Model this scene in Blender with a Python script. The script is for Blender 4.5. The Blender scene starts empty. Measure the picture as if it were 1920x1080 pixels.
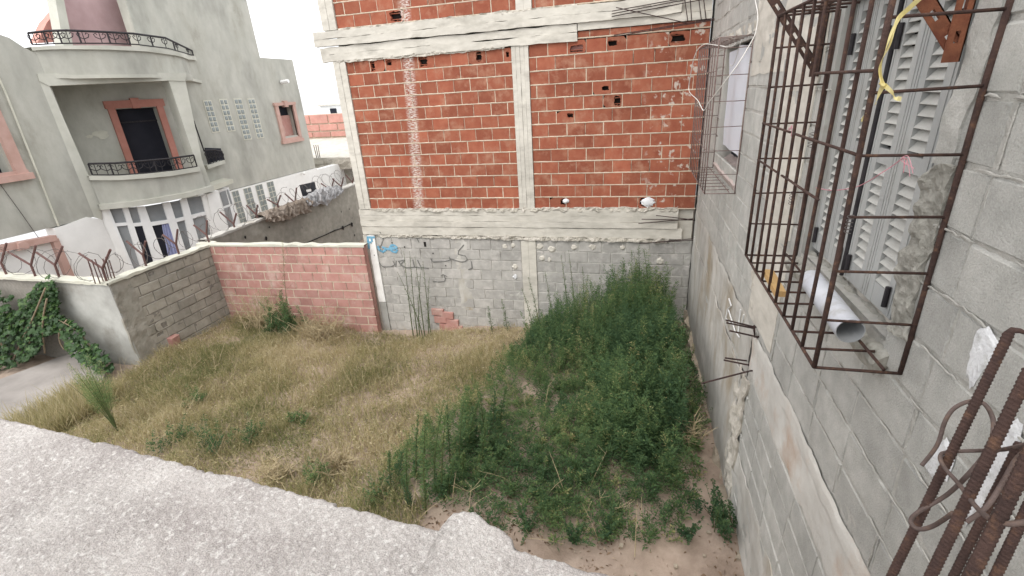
import bpy, math, random
import numpy as np
from mathutils import Matrix, Vector

random.seed(7); rng = np.random.default_rng(7)
S = bpy.context.scene
COL = S.collection

# ------------------------------------------------------------------ camera, world, sun, exposure
F_PX = 892.53
def _rot(yaw, pitch, roll):
    cy, sy, cp, sp = math.cos(yaw), math.sin(yaw), math.cos(pitch), math.sin(pitch)
    fwd = np.array([sy*cp, cy*cp, -sp]); right = np.array([cy, -sy, 0.]); up = np.cross(right, fwd)
    cr, sr = math.cos(roll), math.sin(roll)
    return np.array([cr*right + sr*up, -(-sr*right + cr*up), fwd])
R = _rot(-0.26802435, 0.39332219, -0.06313603)
GROUND = 4.0                      # the eye is this far above the lot; everything is lifted by it at the end
cam_d = bpy.data.cameras.new('camera'); cam = bpy.data.objects.new('camera', cam_d); COL.objects.link(cam)
cam_d.sensor_width = 36; cam_d.lens = 36*F_PX/1920; cam_d.clip_start = .02; cam_d.clip_end = 6000
m4 = Matrix.Identity(4)
for i in range(3):
    m4[i][0] = R[0][i]; m4[i][1] = -R[1][i]; m4[i][2] = -R[2][i]
cam.matrix_world = m4
S.camera = cam
SUN_EL, SUN_AZ = math.radians(58), math.atan2(-.12, -.95)
W = bpy.data.worlds.new('World'); S.world = W; W.use_nodes = True
nt = W.node_tree; bg = nt.nodes['Background']
sky = nt.nodes.new('ShaderNodeTexSky'); sky.sky_type = 'NISHITA'; sky.sun_disc = False
sky.sun_elevation = SUN_EL; sky.sun_rotation = SUN_AZ; sky.dust_density = 3; sky.air_density = 1.0
hs = nt.nodes.new('ShaderNodeHueSaturation'); hs.inputs['Saturation'].default_value = .18
nt.links.new(sky.outputs[0], hs.inputs['Color']); # an even bright cloud deck over most of the clear-sky colour
dk = nt.nodes.new('ShaderNodeMix'); dk.data_type = 'RGBA'; dk.inputs[0].default_value = .8; dk.inputs[7].default_value = (7.2, 7.3, 7.5, 1)
nt.links.new(hs.outputs[0], dk.inputs[6]); nt.links.new(dk.outputs[2], bg.inputs[0])
bg.inputs[1].default_value = .15
sd = bpy.data.lights.new('sun', 'SUN'); sd.energy = .8; sd.angle = math.radians(25); sd.color = (1, .965, .91)
sun = bpy.data.objects.new('sun', sd); COL.objects.link(sun)
sv = Vector((math.sin(SUN_AZ)*math.cos(SUN_EL), math.cos(SUN_AZ)*math.cos(SUN_EL), math.sin(SUN_EL)))
sun.rotation_euler = sv.to_track_quat('Z', 'Y').to_euler()
sun.location = (0, -3, 8)
S.view_settings.view_transform = 'Standard'; S.view_settings.look = 'None'
S.view_settings.exposure = 1.05; S.view_settings.gamma = 1

# ------------------------------------------------------------------ measuring helpers (sight lines onto real planes)
def ray(x, y): return R.T @ np.array([(x-960)/F_PX, (y-540)/F_PX, 1.])
def onY(x, y, D): r = ray(x, y); return r*D/r[1]
def onX(x, y, D): r = ray(x, y); return r*D/r[0]
def onZ(x, y, D): r = ray(x, y); return r*D/r[2]
def onP(x, y, A, B):
    n = np.array([B[1]-A[1], -(B[0]-A[0]), 0.]); r = ray(x, y)
    return r*(n[0]*A[0]+n[1]*A[1])/(n @ r)
def proj(P):
    c = R @ np.array(P, float)
    return (960+F_PX*c[0]/c[2], 540+F_PX*c[1]/c[2], c[2])

# ------------------------------------------------------------------ numpy noise
_lat = rng.random((257, 257))
def vnoise(x, y):
    x = np.asarray(x, float); y = np.asarray(y, float)
    xi = np.floor(x).astype(int); yi = np.floor(y).astype(int); fx = x-xi; fy = y-yi
    fx = fx*fx*(3-2*fx); fy = fy*fy*(3-2*fy); xi %= 256; yi %= 256
    a = _lat[xi, yi]; b = _lat[xi+1, yi]; c = _lat[xi, yi+1]; d = _lat[xi+1, yi+1]
    return (a*(1-fx)+b*fx)*(1-fy)+(c*(1-fx)+d*fx)*fy - .5
def fbm(x, y, o=4):
    s = 0; a = 1.
    for k in range(o):
        s = s + a*vnoise(np.asarray(x)*2**k+17.3*k, np.asarray(y)*2**k+9.1*k); a *= .5
    return s

# ------------------------------------------------------------------ materials
def mat(name, c1, c2, scale=4., bump=.3, bscale=80., rough=.9, rnd=0., big=.25, speck=0., stain=None, stain_scale=1.5,
        stain_amt=.55, stretch=(1, 1, 1), metal=0., spec=.3, grooves=None, extra=None, translucent=0.):
    M = bpy.data.materials.new(name); M.use_nodes = True; t = M.node_tree; N = t.nodes; L = t.links
    b = N['Principled BSDF']; b.inputs['Roughness'].default_value = rough; b.inputs['Metallic'].default_value = metal
    b.inputs['Specular IOR Level'].default_value = spec
    g = N.new('ShaderNodeNewGeometry'); mp = N.new('ShaderNodeVectorMath'); mp.operation = 'MULTIPLY'
    mp.inputs[1].default_value = stretch; L.new(g.outputs['Position'], mp.inputs[0]); P = mp.outputs[0]
    def noise(sc, det=6, ro=.6, vec=P):
        n = N.new('ShaderNodeTexNoise'); n.inputs['Scale'].default_value = sc; n.inputs['Detail'].default_value = det
        n.inputs['Roughness'].default_value = ro; L.new(vec, n.inputs['Vector']); return n.outputs['Fac']
    def ramp(src, a, bb, ca=(0, 0, 0, 1), cb=(1, 1, 1, 1)):
        r = N.new('ShaderNodeValToRGB'); r.color_ramp.elements[0].position = a; r.color_ramp.elements[1].position = bb
        r.color_ramp.elements[0].color = ca; r.color_ramp.elements[1].color = cb; L.new(src, r.inputs[0]); return r.outputs[0]
    def mix(fac, a, bcol, mode='MIX'):
        m = N.new('ShaderNodeMix'); m.data_type = 'RGBA'; m.blend_type = mode
        if isinstance(fac, (int, float)): m.inputs[0].default_value = fac
        else: L.new(fac, m.inputs[0])
        for s, i in ((a, 6), (bcol, 7)):
            if isinstance(s, tuple): m.inputs[i].default_value = s
            else: L.new(s, m.inputs[i])
        return m.outputs[2]
    c = ramp(noise(scale), .34, .66, (*c1, 1), (*c2, 1))
    if big: c = mix(1., c, ramp(noise(.9, 5), .3, .7, (1-big,)*3+(1,), (1+big*.4,)*3+(1,)), 'MULTIPLY')
    if speck:
        c = mix(1., c, ramp(noise(bscale*1.3, 2, .7), .35, .65, (1-speck,)*3+(1,), (1+speck,)*3+(1,)), 'MULTIPLY')
    if rnd:
        oi = N.new('ShaderNodeObjectInfo')
        c = mix(1., c, ramp(oi.outputs['Random'], 0, 1, (1-rnd,)*3+(1,), (1+rnd*.7, 1+rnd*.65, 1+rnd*.6, 1)), 'MULTIPLY')
    if stain: c = mix(ramp(noise(stain_scale, 8, .65), .52, .52+.25*(1.1-stain_amt)), c, (*stain, 1))
    ctx = dict(N=N, L=L, P=g.outputs['Position'], noise=noise, ramp=ramp, mix=mix, b=b)
    if extra: c = extra(c, ctx)
    L.new(c, b.inputs['Base Color'])
    h = noise(bscale, 5, .7)
    if grooves:
        wv = N.new('ShaderNodeTexWave'); wv.bands_direction = 'Z'; wv.inputs['Scale'].default_value = grooves
        wv.inputs['Distortion'].default_value = .6; L.new(g.outputs['Position'], wv.inputs['Vector'])
        h2 = N.new('ShaderNodeMath'); h2.operation = 'ADD'; L.new(h, h2.inputs[0]); L.new(wv.outputs['Fac'], h2.inputs[1]); h = h2.outputs[0]
    if bump:
        bp = N.new('ShaderNodeBump'); bp.inputs['Strength'].default_value = bump; bp.inputs['Distance'].default_value = .01
        L.new(h, bp.inputs['Height']); L.new(bp.outputs[0], b.inputs['Normal'])
    if translucent:
        tr = N.new('ShaderNodeBsdfTranslucent'); L.new(c, tr.inputs[0]); ms = N.new('ShaderNodeMixShader')
        ms.inputs[0].default_value = translucent; L.new(b.outputs[0], ms.inputs[1]); L.new(tr.outputs[0], ms.inputs[2])
        L.new(ms.outputs[0], N['Material Output'].inputs['Surface'])
    return M

def tint_mat(name, stops, rough=.75, translucent=.3, spec=.25):
    M = bpy.data.materials.new(name); M.use_nodes = True; t = M.node_tree; N = t.nodes; L = t.links
    b = N['Principled BSDF']; b.inputs['Roughness'].default_value = rough; b.inputs['Specular IOR Level'].default_value = spec
    a = N.new('ShaderNodeAttribute'); a.attribute_name = 'tint'
    r = N.new('ShaderNodeValToRGB'); e = r.color_ramp.elements
    while len(e) < len(stops): e.new(.5)
    for k, (p, c) in enumerate(stops): e[k].position = p; e[k].color = (*c, 1)
    L.new(a.outputs['Fac'], r.inputs[0]); L.new(r.outputs[0], b.inputs['Base Color'])
    tr = N.new('ShaderNodeBsdfTranslucent'); L.new(r.outputs[0], tr.inputs[0]); ms = N.new('ShaderNodeMixShader')
    ms.inputs[0].default_value = translucent; L.new(b.outputs[0], ms.inputs[1]); L.new(tr.outputs[0], ms.inputs[2])
    L.new(ms.outputs[0], N['Material Output'].inputs['Surface'])
    return M

def brick_extra(c, k):     # lime streak running down the left panel, mortar splashes on the right panel
    N, L = k['N'], k['L']
    sx = N.new('ShaderNodeSeparateXYZ'); L.new(k['P'], sx.inputs[0])
    def m(op, a, b_=None):
        n = N.new('ShaderNodeMath'); n.operation = op
        for i, s in enumerate((a, b_)):
            if s is None: continue
            if isinstance(s, (int, float)): n.inputs[i].default_value = s
            else: L.new(s, n.inputs[i])
        return n.outputs[0]
    # centre line drifts with height
    cx = m('ADD', m('MULTIPLY', m('SUBTRACT', sx.outputs[2], GROUND), .066), -3.99)
    d = m('ABSOLUTE', m('SUBTRACT', sx.outputs[0], cx))
    band = k['ramp'](d, .05, .13, (1, 1, 1, 1), (0, 0, 0, 1))
    st = N.new('ShaderNodeVectorMath'); st.operation = 'MULTIPLY'; st.inputs[1].default_value = (14, 14, 60); L.new(k['P'], st.inputs[0])
    nz = k['ramp'](k['noise'](1., 4, .7, st.outputs[0]), .46, .56)
    c = k['mix'](m('MULTIPLY', band, nz), c, (.62, .55, .5, 1))
    reg = k['ramp'](sx.outputs[0], 0., .35)
    sp = k['ramp'](k['noise'](9., 3, .5), .62, .68)
    return k['mix'](m('MULTIPLY', reg, sp), c, (.5, .42, .36, 1))

M = {}
M['brick'] = mat('red_brick', (.29, .087, .052), (.36, .13, .078), 6, .35, 120, .9, rnd=.20, big=.16, grooves=34, spec=.15, stain=(.40, .21, .14), stain_scale=5, stain_amt=.25, extra=brick_extra)
M['brick_pink'] = mat('pink_brick', (0.4, 0.2, 0.17), (0.46, 0.26, 0.225), 5, .25, 90, .9, rnd=.13, big=.15, stain=(.5, .36, .31), stain_scale=3, stain_amt=.4)
M['brick_far'] = mat('faded_brick', (.5, .24, .2), (.56, .31, .26), 4, .2, 60, .9, rnd=.12)
M['mortar'] = mat('lime_mortar', (0.5, 0.41, 0.31), (0.6, 0.51, 0.4), 18, .8, 90, .95, big=.1)
M['dark'] = mat('cavity_shade', (.012, .010, .009), (.02, .016, .014), 8, 0, 40, 1)  # near-black colour stands in for the shade inside holes and gaps
M['conc'] = mat('cast_concrete', (0.5, 0.47, 0.41), (0.6, 0.565, 0.5), 5, .35, 45, .92, big=.16, stain=(.36, .335, .29), stain_scale=2.2, stain_amt=.25, stretch=(1, 1, 2.5))
M['rough_conc'] = mat('rough_concrete', (.40, .37, .31), (.56, .52, .46), 14, 1., 55, .95, big=.15)
M['block'] = mat('grey_block', (0.39, 0.385, 0.355), (0.51, 0.5, 0.465), 7, .8, 130, .95, rnd=.10, big=.18, speck=.10)
M['block_back'] = mat('pale_grey_block', (0.36, 0.345, 0.32), (0.46, 0.44, 0.41), 8, .6, 90, .95, rnd=.10, big=.2, stain=(.5, .47, .44), stain_scale=4, stain_amt=.3)
M['block_brown'] = mat('brown_grey_block', (0.3, 0.285, 0.24), (0.4, 0.375, 0.325), 7, .6, 90, .95, rnd=.15, big=.25)
M['mort_grey'] = mat('grey_mortar', (0.42, 0.41, 0.37), (0.52, 0.5, 0.46), 25, 1., 110, .95, big=.15)
M['mort_dark'] = mat('dark_joint', (0.2, 0.185, 0.16), (0.27, 0.25, 0.22), 20, .6, 90, .95)
M['beam'] = mat('tie_beam_concrete', (0.54, 0.515, 0.47), (0.62, 0.6, 0.555), 4, .5, 60, .93, big=.22, stain=(.44, .32, .24), stain_scale=1.7, stain_amt=.35)
M['smear'] = mat('smeared_render', (0.43, 0.41, 0.37), (0.53, 0.51, 0.47), 5, .55, 60, .95, big=.25, stain=(.30, .25, .18), stain_scale=1.6, stain_amt=.3, stretch=(1, 1, .45))
M['footing'] = mat('footing_concrete', (.30, .25, .19), (.43, .37, .29), 9, 1., 45, .96, big=.3)
M['render'] = mat('cement_render', (.40, .395, .345), (.50, .49, .435), 2.4, .3, 40, .95, big=.34, stain=(.31, .30, .255), stain_scale=.9, stain_amt=.35, stretch=(1, 1, .5))
M['render_lt'] = mat('pale_render', (0.47, 0.465, 0.4), (0.53, 0.52, 0.46), 2.5, .2, 40, .95, big=.2)
M['plaster'] = mat('weathered_plaster', (.33, .325, .30), (.46, .455, .425), 2.5, .3, 50, .95, big=.3, stain=(.24, .225, .195), stain_scale=1.2, stain_amt=.35)
M['cream'] = mat('cream_plaster', (.5, .49, .41), (.58, .565, .48), 3, .25, 50, .9, big=.15)
M['white'] = mat('white_paint', (.78, .77, .74), (.84, .83, .80), 3, .1, 40, .8, big=.08)
M['white_frame'] = mat('white_frame', (.74, .74, .73), (.8, .8, .79), 6, .05, 40, .5, big=.05)
M['splash'] = mat('white_splash', (.58, .58, .585), (.72, .72, .72), 14, .8, 60, .9, big=.1, stain=(.42, .42, .40), stain_scale=16, stain_amt=.5)
M['salmon'] = mat('salmon_moulding', (0.46, 0.29, 0.24), (0.53, 0.35, 0.3), 4, .2, 60, .85, big=.15)
M['orange_red'] = mat('red_moulding', (0.38, 0.165, 0.125), (0.44, 0.2, 0.16), 4, .2, 60, .85, big=.15)
M['iron'] = mat('black_iron', (.02, .018, .02), (.04, .035, .038), 20, .2, 100, .6, metal=.2)
M['rust'] = mat('brown_rusty_steel', (.045, .026, .022), (.08, .045, .036), 25, .7, 160, .85, big=.2, spec=.3, stain=(.14, .075, .045), stain_scale=45, stain_amt=.25)
M['rust_dk'] = mat('dark_rusty_steel', (.03, .018, .018), (.065, .034, .03), 25, .5, 160, .75, spec=.35)
M['rust_or'] = mat('orange_rusty_steel', (0.13, 0.048, 0.026), (0.21, 0.078, 0.04), 14, .4, 120, .85, big=.3, stain=(.12, .035, .02), stain_scale=9)
M['wire'] = mat('grey_wire', (.10, .09, .085), (.17, .15, .14), 20, .1, 100, .6, metal=.3)
M['post'] = mat('brown_post', (.10, .05, .045), (.15, .085, .075), 12, .3, 90, .8)
M['glass'] = mat('grey_glass', (0.22, 0.235, 0.245), (0.31, 0.32, 0.325), 1.2, 0, 10, .15, spec=.6, big=.2)
M['glass_blk'] = mat('glass_block', (.20, .225, .22), (.27, .295, .285), 9, .1, 30, .25, spec=.5, big=.1)
M['curtain'] = mat('blue_curtain', (.22, .24, .42), (.36, .38, .56), 9, .2, 30, .9, stretch=(6, 6, .3))
M['inside'] = mat('dark_room', (.010, .011, .018), (.018, .018, .026), 2, 0, 20, .8)  # near-black colour stands in for the gloom of rooms behind openings
M['shutter'] = mat('grey_paint_shutter', (0.35, 0.355, 0.345), (0.44, 0.44, 0.42), 5, .25, 110, .75, big=.18, stain=(.25, .245, .225), stain_scale=5, stain_amt=.3, stretch=(1, 1, .4))
M['slat'] = mat('pale_slat', (0.39, 0.385, 0.355), (0.48, 0.47, 0.435), 8, .2, 110, .75, big=.15)
M['pvc'] = mat('grey_pvc', (.47, .48, .52), (.55, .56, .59), 6, .05, 60, .5, spec=.4, stain=(.34, .335, .32), stain_scale=11, stain_amt=.3)
M['stirrup'] = mat('stirrup_steel', (.085, .06, .052), (.13, .095, .085), 25, .4, 150, .8, stain=(.17, .11, .08), stain_scale=60, stain_amt=.2)
M['thin_bar'] = mat('thin_brown_bar', (.13, .085, .075), (.22, .16, .145), 30, .2, 100, .8)
M['pvc_in'] = mat('pvc_inside', (.30, .31, .32), (.38, .39, .39), 6, .03, 60, .6)
M['wood'] = mat('ochre_wood', (.42, .25, .10), (.52, .34, .15), 12, .2, 80, .8, stretch=(3, .3, 3))
M['yellow'] = mat('yellow_strap', (0.66, 0.55, 0.2), (0.76, 0.68, 0.36), 20, .1, 80, .45, translucent=.3)
M['pink'] = mat('pink_string', (0.5, 0.2, 0.24), (0.6, 0.3, 0.33), 20, .1, 80, .7)
M['cable'] = mat('white_cable', (.66, .64, .60), (.74, .72, .68), 20, .05, 80, .5)
M['sheet'] = mat('white_sheet', (.70, .72, .78), (.78, .80, .85), 2, .1, 20, .5, big=.1, translucent=.15)
M['sill_pink'] = mat('pinkish_sill', (.40, .33, .30), (.48, .40, .37), 5, .4, 60, .95)
M['tarp_br'] = mat('brown_tarp', (0.15, 0.115, 0.085), (0.36, 0.3, 0.25), 7, .3, 40, .85)
M['tarp_gr'] = mat('grey_tarp', (.20, .20, .20), (.46, .45, .45), 6, .2, 40, .8)
M['plastic_blk'] = mat('black_plastic', (.018, .018, .024), (.03, .03, .036), 10, .1, 60, .5)
M['plastic_bag'] = mat('white_bag', (.68, .68, .7), (.8, .8, .8), 12, .5, 40, .5)
M['soil'] = mat('brown_soil', (0.26, 0.195, 0.15), (0.42, 0.33, 0.265), 3.5, .9, 50, .97, big=.3, stain=(.34, .27, .21), stain_scale=2.5)
M['slabgrey'] = mat('grey_paving', (.27, .245, .225), (.34, .31, .285), 2.2, .3, 60, .95, big=.2)
M['terrain'] = mat('pale_terrain', (.42, .42, .42), (.52, .52, .52), .02, 0, 1, 1, big=.2)  # paleness stands in for haze over the far hills
M['far_white'] = mat('far_white', (.72, .72, .7), (.8, .8, .78), 1, 0, 10, .9)
M['ledge'] = mat('rough_roof_cement', (0.4, 0.355, 0.335), (0.7, 0.655, 0.615), 3.2, .9, 330, .9, big=.2, speck=.26, spec=.4, stain=(.78, .75, .71), stain_scale=95, stain_amt=.45)
M['rough_grey'] = mat('rough_grey_cement', (.27, .26, .225), (.40, .385, .34), 16, 1., 60, .95, big=.2)
M['faded_red'] = mat('faded_red_wall', (.40, .27, .27), (.47, .33, .33), 2, .2, 40, .95, big=.2)
M['paint_blue'] = mat('blue_spray', (.10, .28, .42), (.22, .42, .55), 25, .2, 90, .9)
M['paint_black'] = mat('black_spray', (0.15, 0.147, 0.138), (0.23, 0.225, 0.21), 25, .2, 90, .9)
M['paint_white'] = mat('white_spray', (.66, .66, .65), (.75, .75, .73), 25, .2, 90, .9)
M['stem'] = mat('green_stem', (.06, .085, .03), (.11, .13, .05), 20, .2, 90, .8)
M['stem_dry'] = mat('dry_stem', (.34, .27, .16), (.46, .38, .24), 20, .1, 90, .9)
M['bark'] = mat('vine_bark', (.20, .15, .10), (.30, .235, .16), 20, .5, 60, .95)
M['dry'] = tint_mat('dry_grass', [(0, (.15, .175, .07)), (.3, (.28, .27, .125)), (.6, (.43, .375, .205)), (.85, (.52, .44, .265)), (1, (.60, .53, .36))], .9, .5)
M['weed'] = tint_mat('weed_leaf', [(0, (.05, .10, .052)), (.4, (.095, .165, .072)), (.72, (.155, .235, .088)), (.9, (.25, .29, .12)), (1, (.38, .35, .17))], .85, .45)
M['vine'] = tint_mat('vine_leaf', [(0, (.018, .045, .014)), (.5, (.04, .09, .025)), (.85, (.09, .16, .04)), (1, (.20, .20, .07))], .5, .3, .4)
M['litter'] = tint_mat('leaf_litter', [(0, (.10, .065, .04)), (.5, (.22, .15, .10)), (1, (.42, .33, .25))], .95, .1)

# ------------------------------------------------------------------ mesh helpers
def V(*a): return np.array(a, float)
class MB:
    def __init__(s): s.v = []; s.f = []; s.mi = []; s.cur = 0
    def add(s, vs, fs):
        o = len(s.v); s.v += [tuple(map(float, p)) for p in vs]; s.f += [tuple(i+o for i in f) for f in fs]; s.mi += [s.cur]*len(fs); return s
    def hexa(s, p):   # 8 points: bottom loop 0-3, top loop 4-7
        return s.add(p, [(0, 3, 2, 1), (4, 5, 6, 7), (0, 1, 5, 4), (1, 2, 6, 5), (2, 3, 7, 6), (3, 0, 4, 7)])
    def box(s, a, b):
        (x0, y0, z0), (x1, y1, z1) = a, b
        return s.hexa([(x0, y0, z0), (x1, y0, z0), (x1, y1, z0), (x0, y1, z0), (x0, y0, z1), (x1, y0, z1), (x1, y1, z1), (x0, y1, z1)])
    def prism(s, pts, vec):
        n = len(pts); vec = np.array(vec); a = [np.array(p) for p in pts]; b = [p+vec for p in a]
        fs = [tuple(range(n)), tuple(range(2*n-1, n-1, -1))]+[((i+1) % n, i, n+i, n+(i+1) % n) for i in range(n)]
        return s.add(a+b, fs)
    def tube(s, pts, r, n=8, cap=True):
        pts = [np.array(p, float) for p in pts]; rings = []
        t0 = pts[1]-pts[0]; t0 /= np.linalg.norm(t0)
        u = np.cross(t0, (0, 0, 1.)) if abs(t0[2]) < .9 else np.cross(t0, (1., 0, 0)); u /= np.linalg.norm(u)
        vs = []
        for i, p in enumerate(pts):
            t = pts[min(i+1, len(pts)-1)]-pts[max(i-1, 0)]; t /= max(np.linalg.norm(t), 1e-9)
            u = u - t*(u @ t); u /= max(np.linalg.norm(u), 1e-9); w = np.cross(t, u)
            rr = r[i] if hasattr(r, '__len__') else r
            for k in range(n):
                a = 2*math.pi*k/n; vs.append(p+rr*(math.cos(a)*u+math.sin(a)*w))
        fs = [(i*n+k, i*n+(k+1) % n, (i+1)*n+(k+1) % n, (i+1)*n+k) for i in range(len(pts)-1) for k in range(n)]
        if cap: fs += [tuple(range(n-1, -1, -1)), tuple(range((len(pts)-1)*n, len(pts)*n))]
        return s.add(vs, fs)
    def sheet(s, G):   # G[i][j] 3D points
        G = np.array(G); a, b = G.shape[:2]
        fs = [(i*b+j, i*b+j+1, (i+1)*b+j+1, (i+1)*b+j) for i in range(a-1) for j in range(b-1)]
        return s.add(G.reshape(-1, 3), fs)
    def mesh(s, name, mats, smooth=False):
        me = bpy.data.meshes.new(name); me.from_pydata(s.v, [], s.f)
        for m_ in (mats if isinstance(mats, (list, tuple)) else [mats]): me.materials.append(M[m_])
        if any(s.mi): me.polygons.foreach_set('material_index', s.mi)
        if smooth: me.polygons.foreach_set('use_smooth', [True]*len(me.polygons))
        me.update(); return me
    def build(s, name, mats, parent=None, smooth=False, **kw):
        return obj(name, s.mesh(name, mats, smooth), parent, **kw)

def tag(o, label=None, cat=None, group=None, kind=None):
    for k, v in (('label', label), ('category', cat), ('group', group), ('kind', kind)):
        if v: o[k] = v
    return o
def obj(name, me, parent=None, label=None, cat=None, group=None, kind=None, mw=None):
    o = bpy.data.objects.new(name, me); COL.objects.link(o)
    if mw is not None: o.matrix_world = mw
    if parent is not None:
        o.parent = parent
        def wm(q): return (wm(q.parent) @ q.matrix_parent_inverse if q.parent else Matrix.Identity(4)) @ q.matrix_basis
        o.matrix_parent_inverse = wm(parent).inverted()
    return tag(o, label, cat, group, kind)
def thing(name, loc, label, cat, group=None):
    o = bpy.data.objects.new(name, None); COL.objects.link(o); o.location = tuple(map(float, loc)); o.empty_display_size = .1
    return tag(o, label, cat, group)

def tri_mesh(name, verts, faces, mat_, tint=None, quads=False):
    me = bpy.data.meshes.new(name); k = faces.shape[1]; nf = len(faces)
    me.vertices.add(len(verts)); me.vertices.foreach_set('co', np.asarray(verts, np.float32).ravel())
    me.loops.add(nf*k); me.loops.foreach_set('vertex_index', faces.astype(np.int32).ravel())
    me.polygons.add(nf); me.polygons.foreach_set('loop_start', np.arange(nf, dtype=np.int32)*k)
    me.polygons.foreach_set('loop_total', np.full(nf, k, np.int32))
    me.materials.append(M[mat_])
    if tint is not None:
        at = me.attributes.new('tint', 'FLOAT', 'POINT'); at.data.foreach_set('value', np.asarray(tint, np.float32))
    me.update(calc_edges=True); me.validate(); return me

# blocks and bricks: bevelled fronts, local x = width, z = height, front at y = 0 looking to -y
_bc = {}
def piece_mesh(kind, w, h, d, mat_, bev=.006, jit=.002, var=0):
    key = (kind, round(w, 2), round(h, 3), d, mat_, var)
    if key in _bc: return _bc[key]
    r = random.Random(hash(key) % 99991); w = round(w, 2)
    def j(): return r.uniform(-jit, jit)
    x, z = w/2, h/2
    out = [(-x+j(), bev, -z+j()), (x+j(), bev, -z+j()), (x+j(), bev, z+j()), (-x+j(), bev, z+j())]
    inn = [(-x+bev+j(), j(), -z+bev+j()), (x-bev+j(), j(), -z+bev+j()), (x-bev+j(), j(), z-bev+j()), (-x+bev+j(), j(), z-bev+j())]
    bk = [(a, d, c) for a, b, c in out]
    mb = MB(); mb.add(inn+out+bk, [(0, 1, 2, 3)]+[(i+4, (i+1) % 4+4, (i+1) % 4, i) for i in range(4)]+[(i+8, (i+1) % 4+8, (i+1) % 4+4, i+4) for i in range(4)])
    me = mb.mesh(kind, mat_); _bc[key] = me; return me
RZ_BACK = Matrix.Identity(4)                       # front looks to -Y
RZ_RIGHT = Matrix.Rotation(-math.pi/2, 4, 'Z')     # front looks to -X
RZ_LEFT = Matrix.Rotation(math.pi/2, 4, 'Z')       # front looks to +X
class Pieces:
    def __init__(s, m): s.l = []; s.m = m
    def add(s, me, pos, rot, w, h):
        mw = Matrix.Translation(tuple(map(float, pos))) @ rot; x, y, d = proj(pos)
        inside = d > .1 and -60 < x < 1980 and -60 < y < 1140
        s.l.append((w*h/max(d, .1)**2 if inside else -1, me, mw))
    def emit(s, parent, name, limit=300):
        s.l.sort(key=lambda q: -q[0]); rest = []
        for i, (a, me, mw) in enumerate(s.l):
            if i < limit and a > 0: obj(name, me, parent, mw=mw)
            else: rest.append((me, mw))
        if rest:
            mb = MB()
            for me, mw in rest: mb.add([mw @ v.co for v in me.vertices], [tuple(p.vertices) for p in me.polygons])
            mb.build('far_'+name+'s', s.m, parent, kind='stuff')

def rough_sheet(p0, eu, ev, nu, nv, nrm, amp, freq=8., edge=0., seed=0, edge_freq=3.):
    """grid from p0 spanned by eu, ev, relief along nrm, ragged rim"""
    p0, eu, ev, nrm = map(np.array, (p0, eu, ev, nrm)); lu = np.linalg.norm(eu); lv = np.linalg.norm(ev)
    u = np.linspace(0, 1, nu+1)[:, None]*np.ones((1, nv+1)); v = np.linspace(0, 1, nv+1)[None, :]*np.ones((nu+1, 1))
    h = fbm(u*lu*freq+seed*3.7, v*lv*freq+seed*1.3, 4)*amp
    if edge:
        e1 = fbm(u*lu*edge_freq+seed, v*0+seed*2.1, 4)*edge; e2 = fbm(u*lu*edge_freq+seed+40, v*0+seed*2.1, 4)*edge
        vv = v+(e1*(1-v)+e2*v)/lv
        e3 = fbm(v*lv*edge_freq+seed+9, u*0, 4)*edge; uu = u+e3*(2*np.abs(u-.5))/lu
    else: uu, vv = u, v
    return p0+uu[..., None]*eu+vv[..., None]*ev+h[..., None]*nrm
def rough_slab(mb, p0, eu, ev, nu, nv, nrm, amp, thick, **kw):
    G = rough_sheet(p0, eu, ev, nu, nv, nrm, amp, **kw); B = G-np.array(nrm)*thick
    mb.sheet(G)
    rim = [(i, 0) for i in range(nu+1)]+[(nu, j) for j in range(1, nv+1)]+[(i, nv) for i in range(nu-1, -1, -1)]+[(0, j) for j in range(nv-1, 0, -1)]
    a = [G[i, j] for i, j in rim]; b = [B[i, j] for i, j in rim]; n = len(rim)
    mb.add(a+b, [(i, n+i, n+(i+1) % n, (i+1) % n) for i in range(n)])
    return G
# ------------------------------------------------------------------ ground
GP = np.array([(1, 3, -3.80), (1, 5, -3.86), (1, 8.4, -4.22), (-2, 8.4, -4.55), (-5, 8.3, -4.82), (-9, 7.8, -4.52), (-9, 5.6, -4.46),
               (-9, 3.5, -4.42), (-4, 4, -4.35), (-4.5, 6, -4.55), (-1, 4, -3.98), (-1, 6, -4.2), (-1, 2, -3.8), (-6, 2, -4.3), (-14, 4, -4.5),
               (-13, 8, -4.6), (-12, 14, -4.6), (-9.6, 12, -4.6), (3, 12, -4.4), (-1.5, 3, -3.85)])
def gz(x, y):
    x = np.asarray(x, float); y = np.asarray(y, float); num = 0; den = 0
    for a, b, c in GP:
        w = 1/((x-a)**2+(y-b)**2+.25)**1.5; num = num+w*c; den = den+w
    return num/den
gx = np.linspace(-16, 3, 191); gy = np.linspace(.3, 20, 198); GX, GY = np.meshgrid(gx, gy, indexing='ij')
GZ = gz(GX, GY)+fbm(GX*2.1, GY*2.1, 4)*.09+fbm(GX*9, GY*9, 2)*.025
mb = MB(); mb.sheet(np.stack([GX, GY, GZ], -1)[:, ::-1]); mb.build('ground', 'soil', smooth=True, kind='structure')
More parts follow.
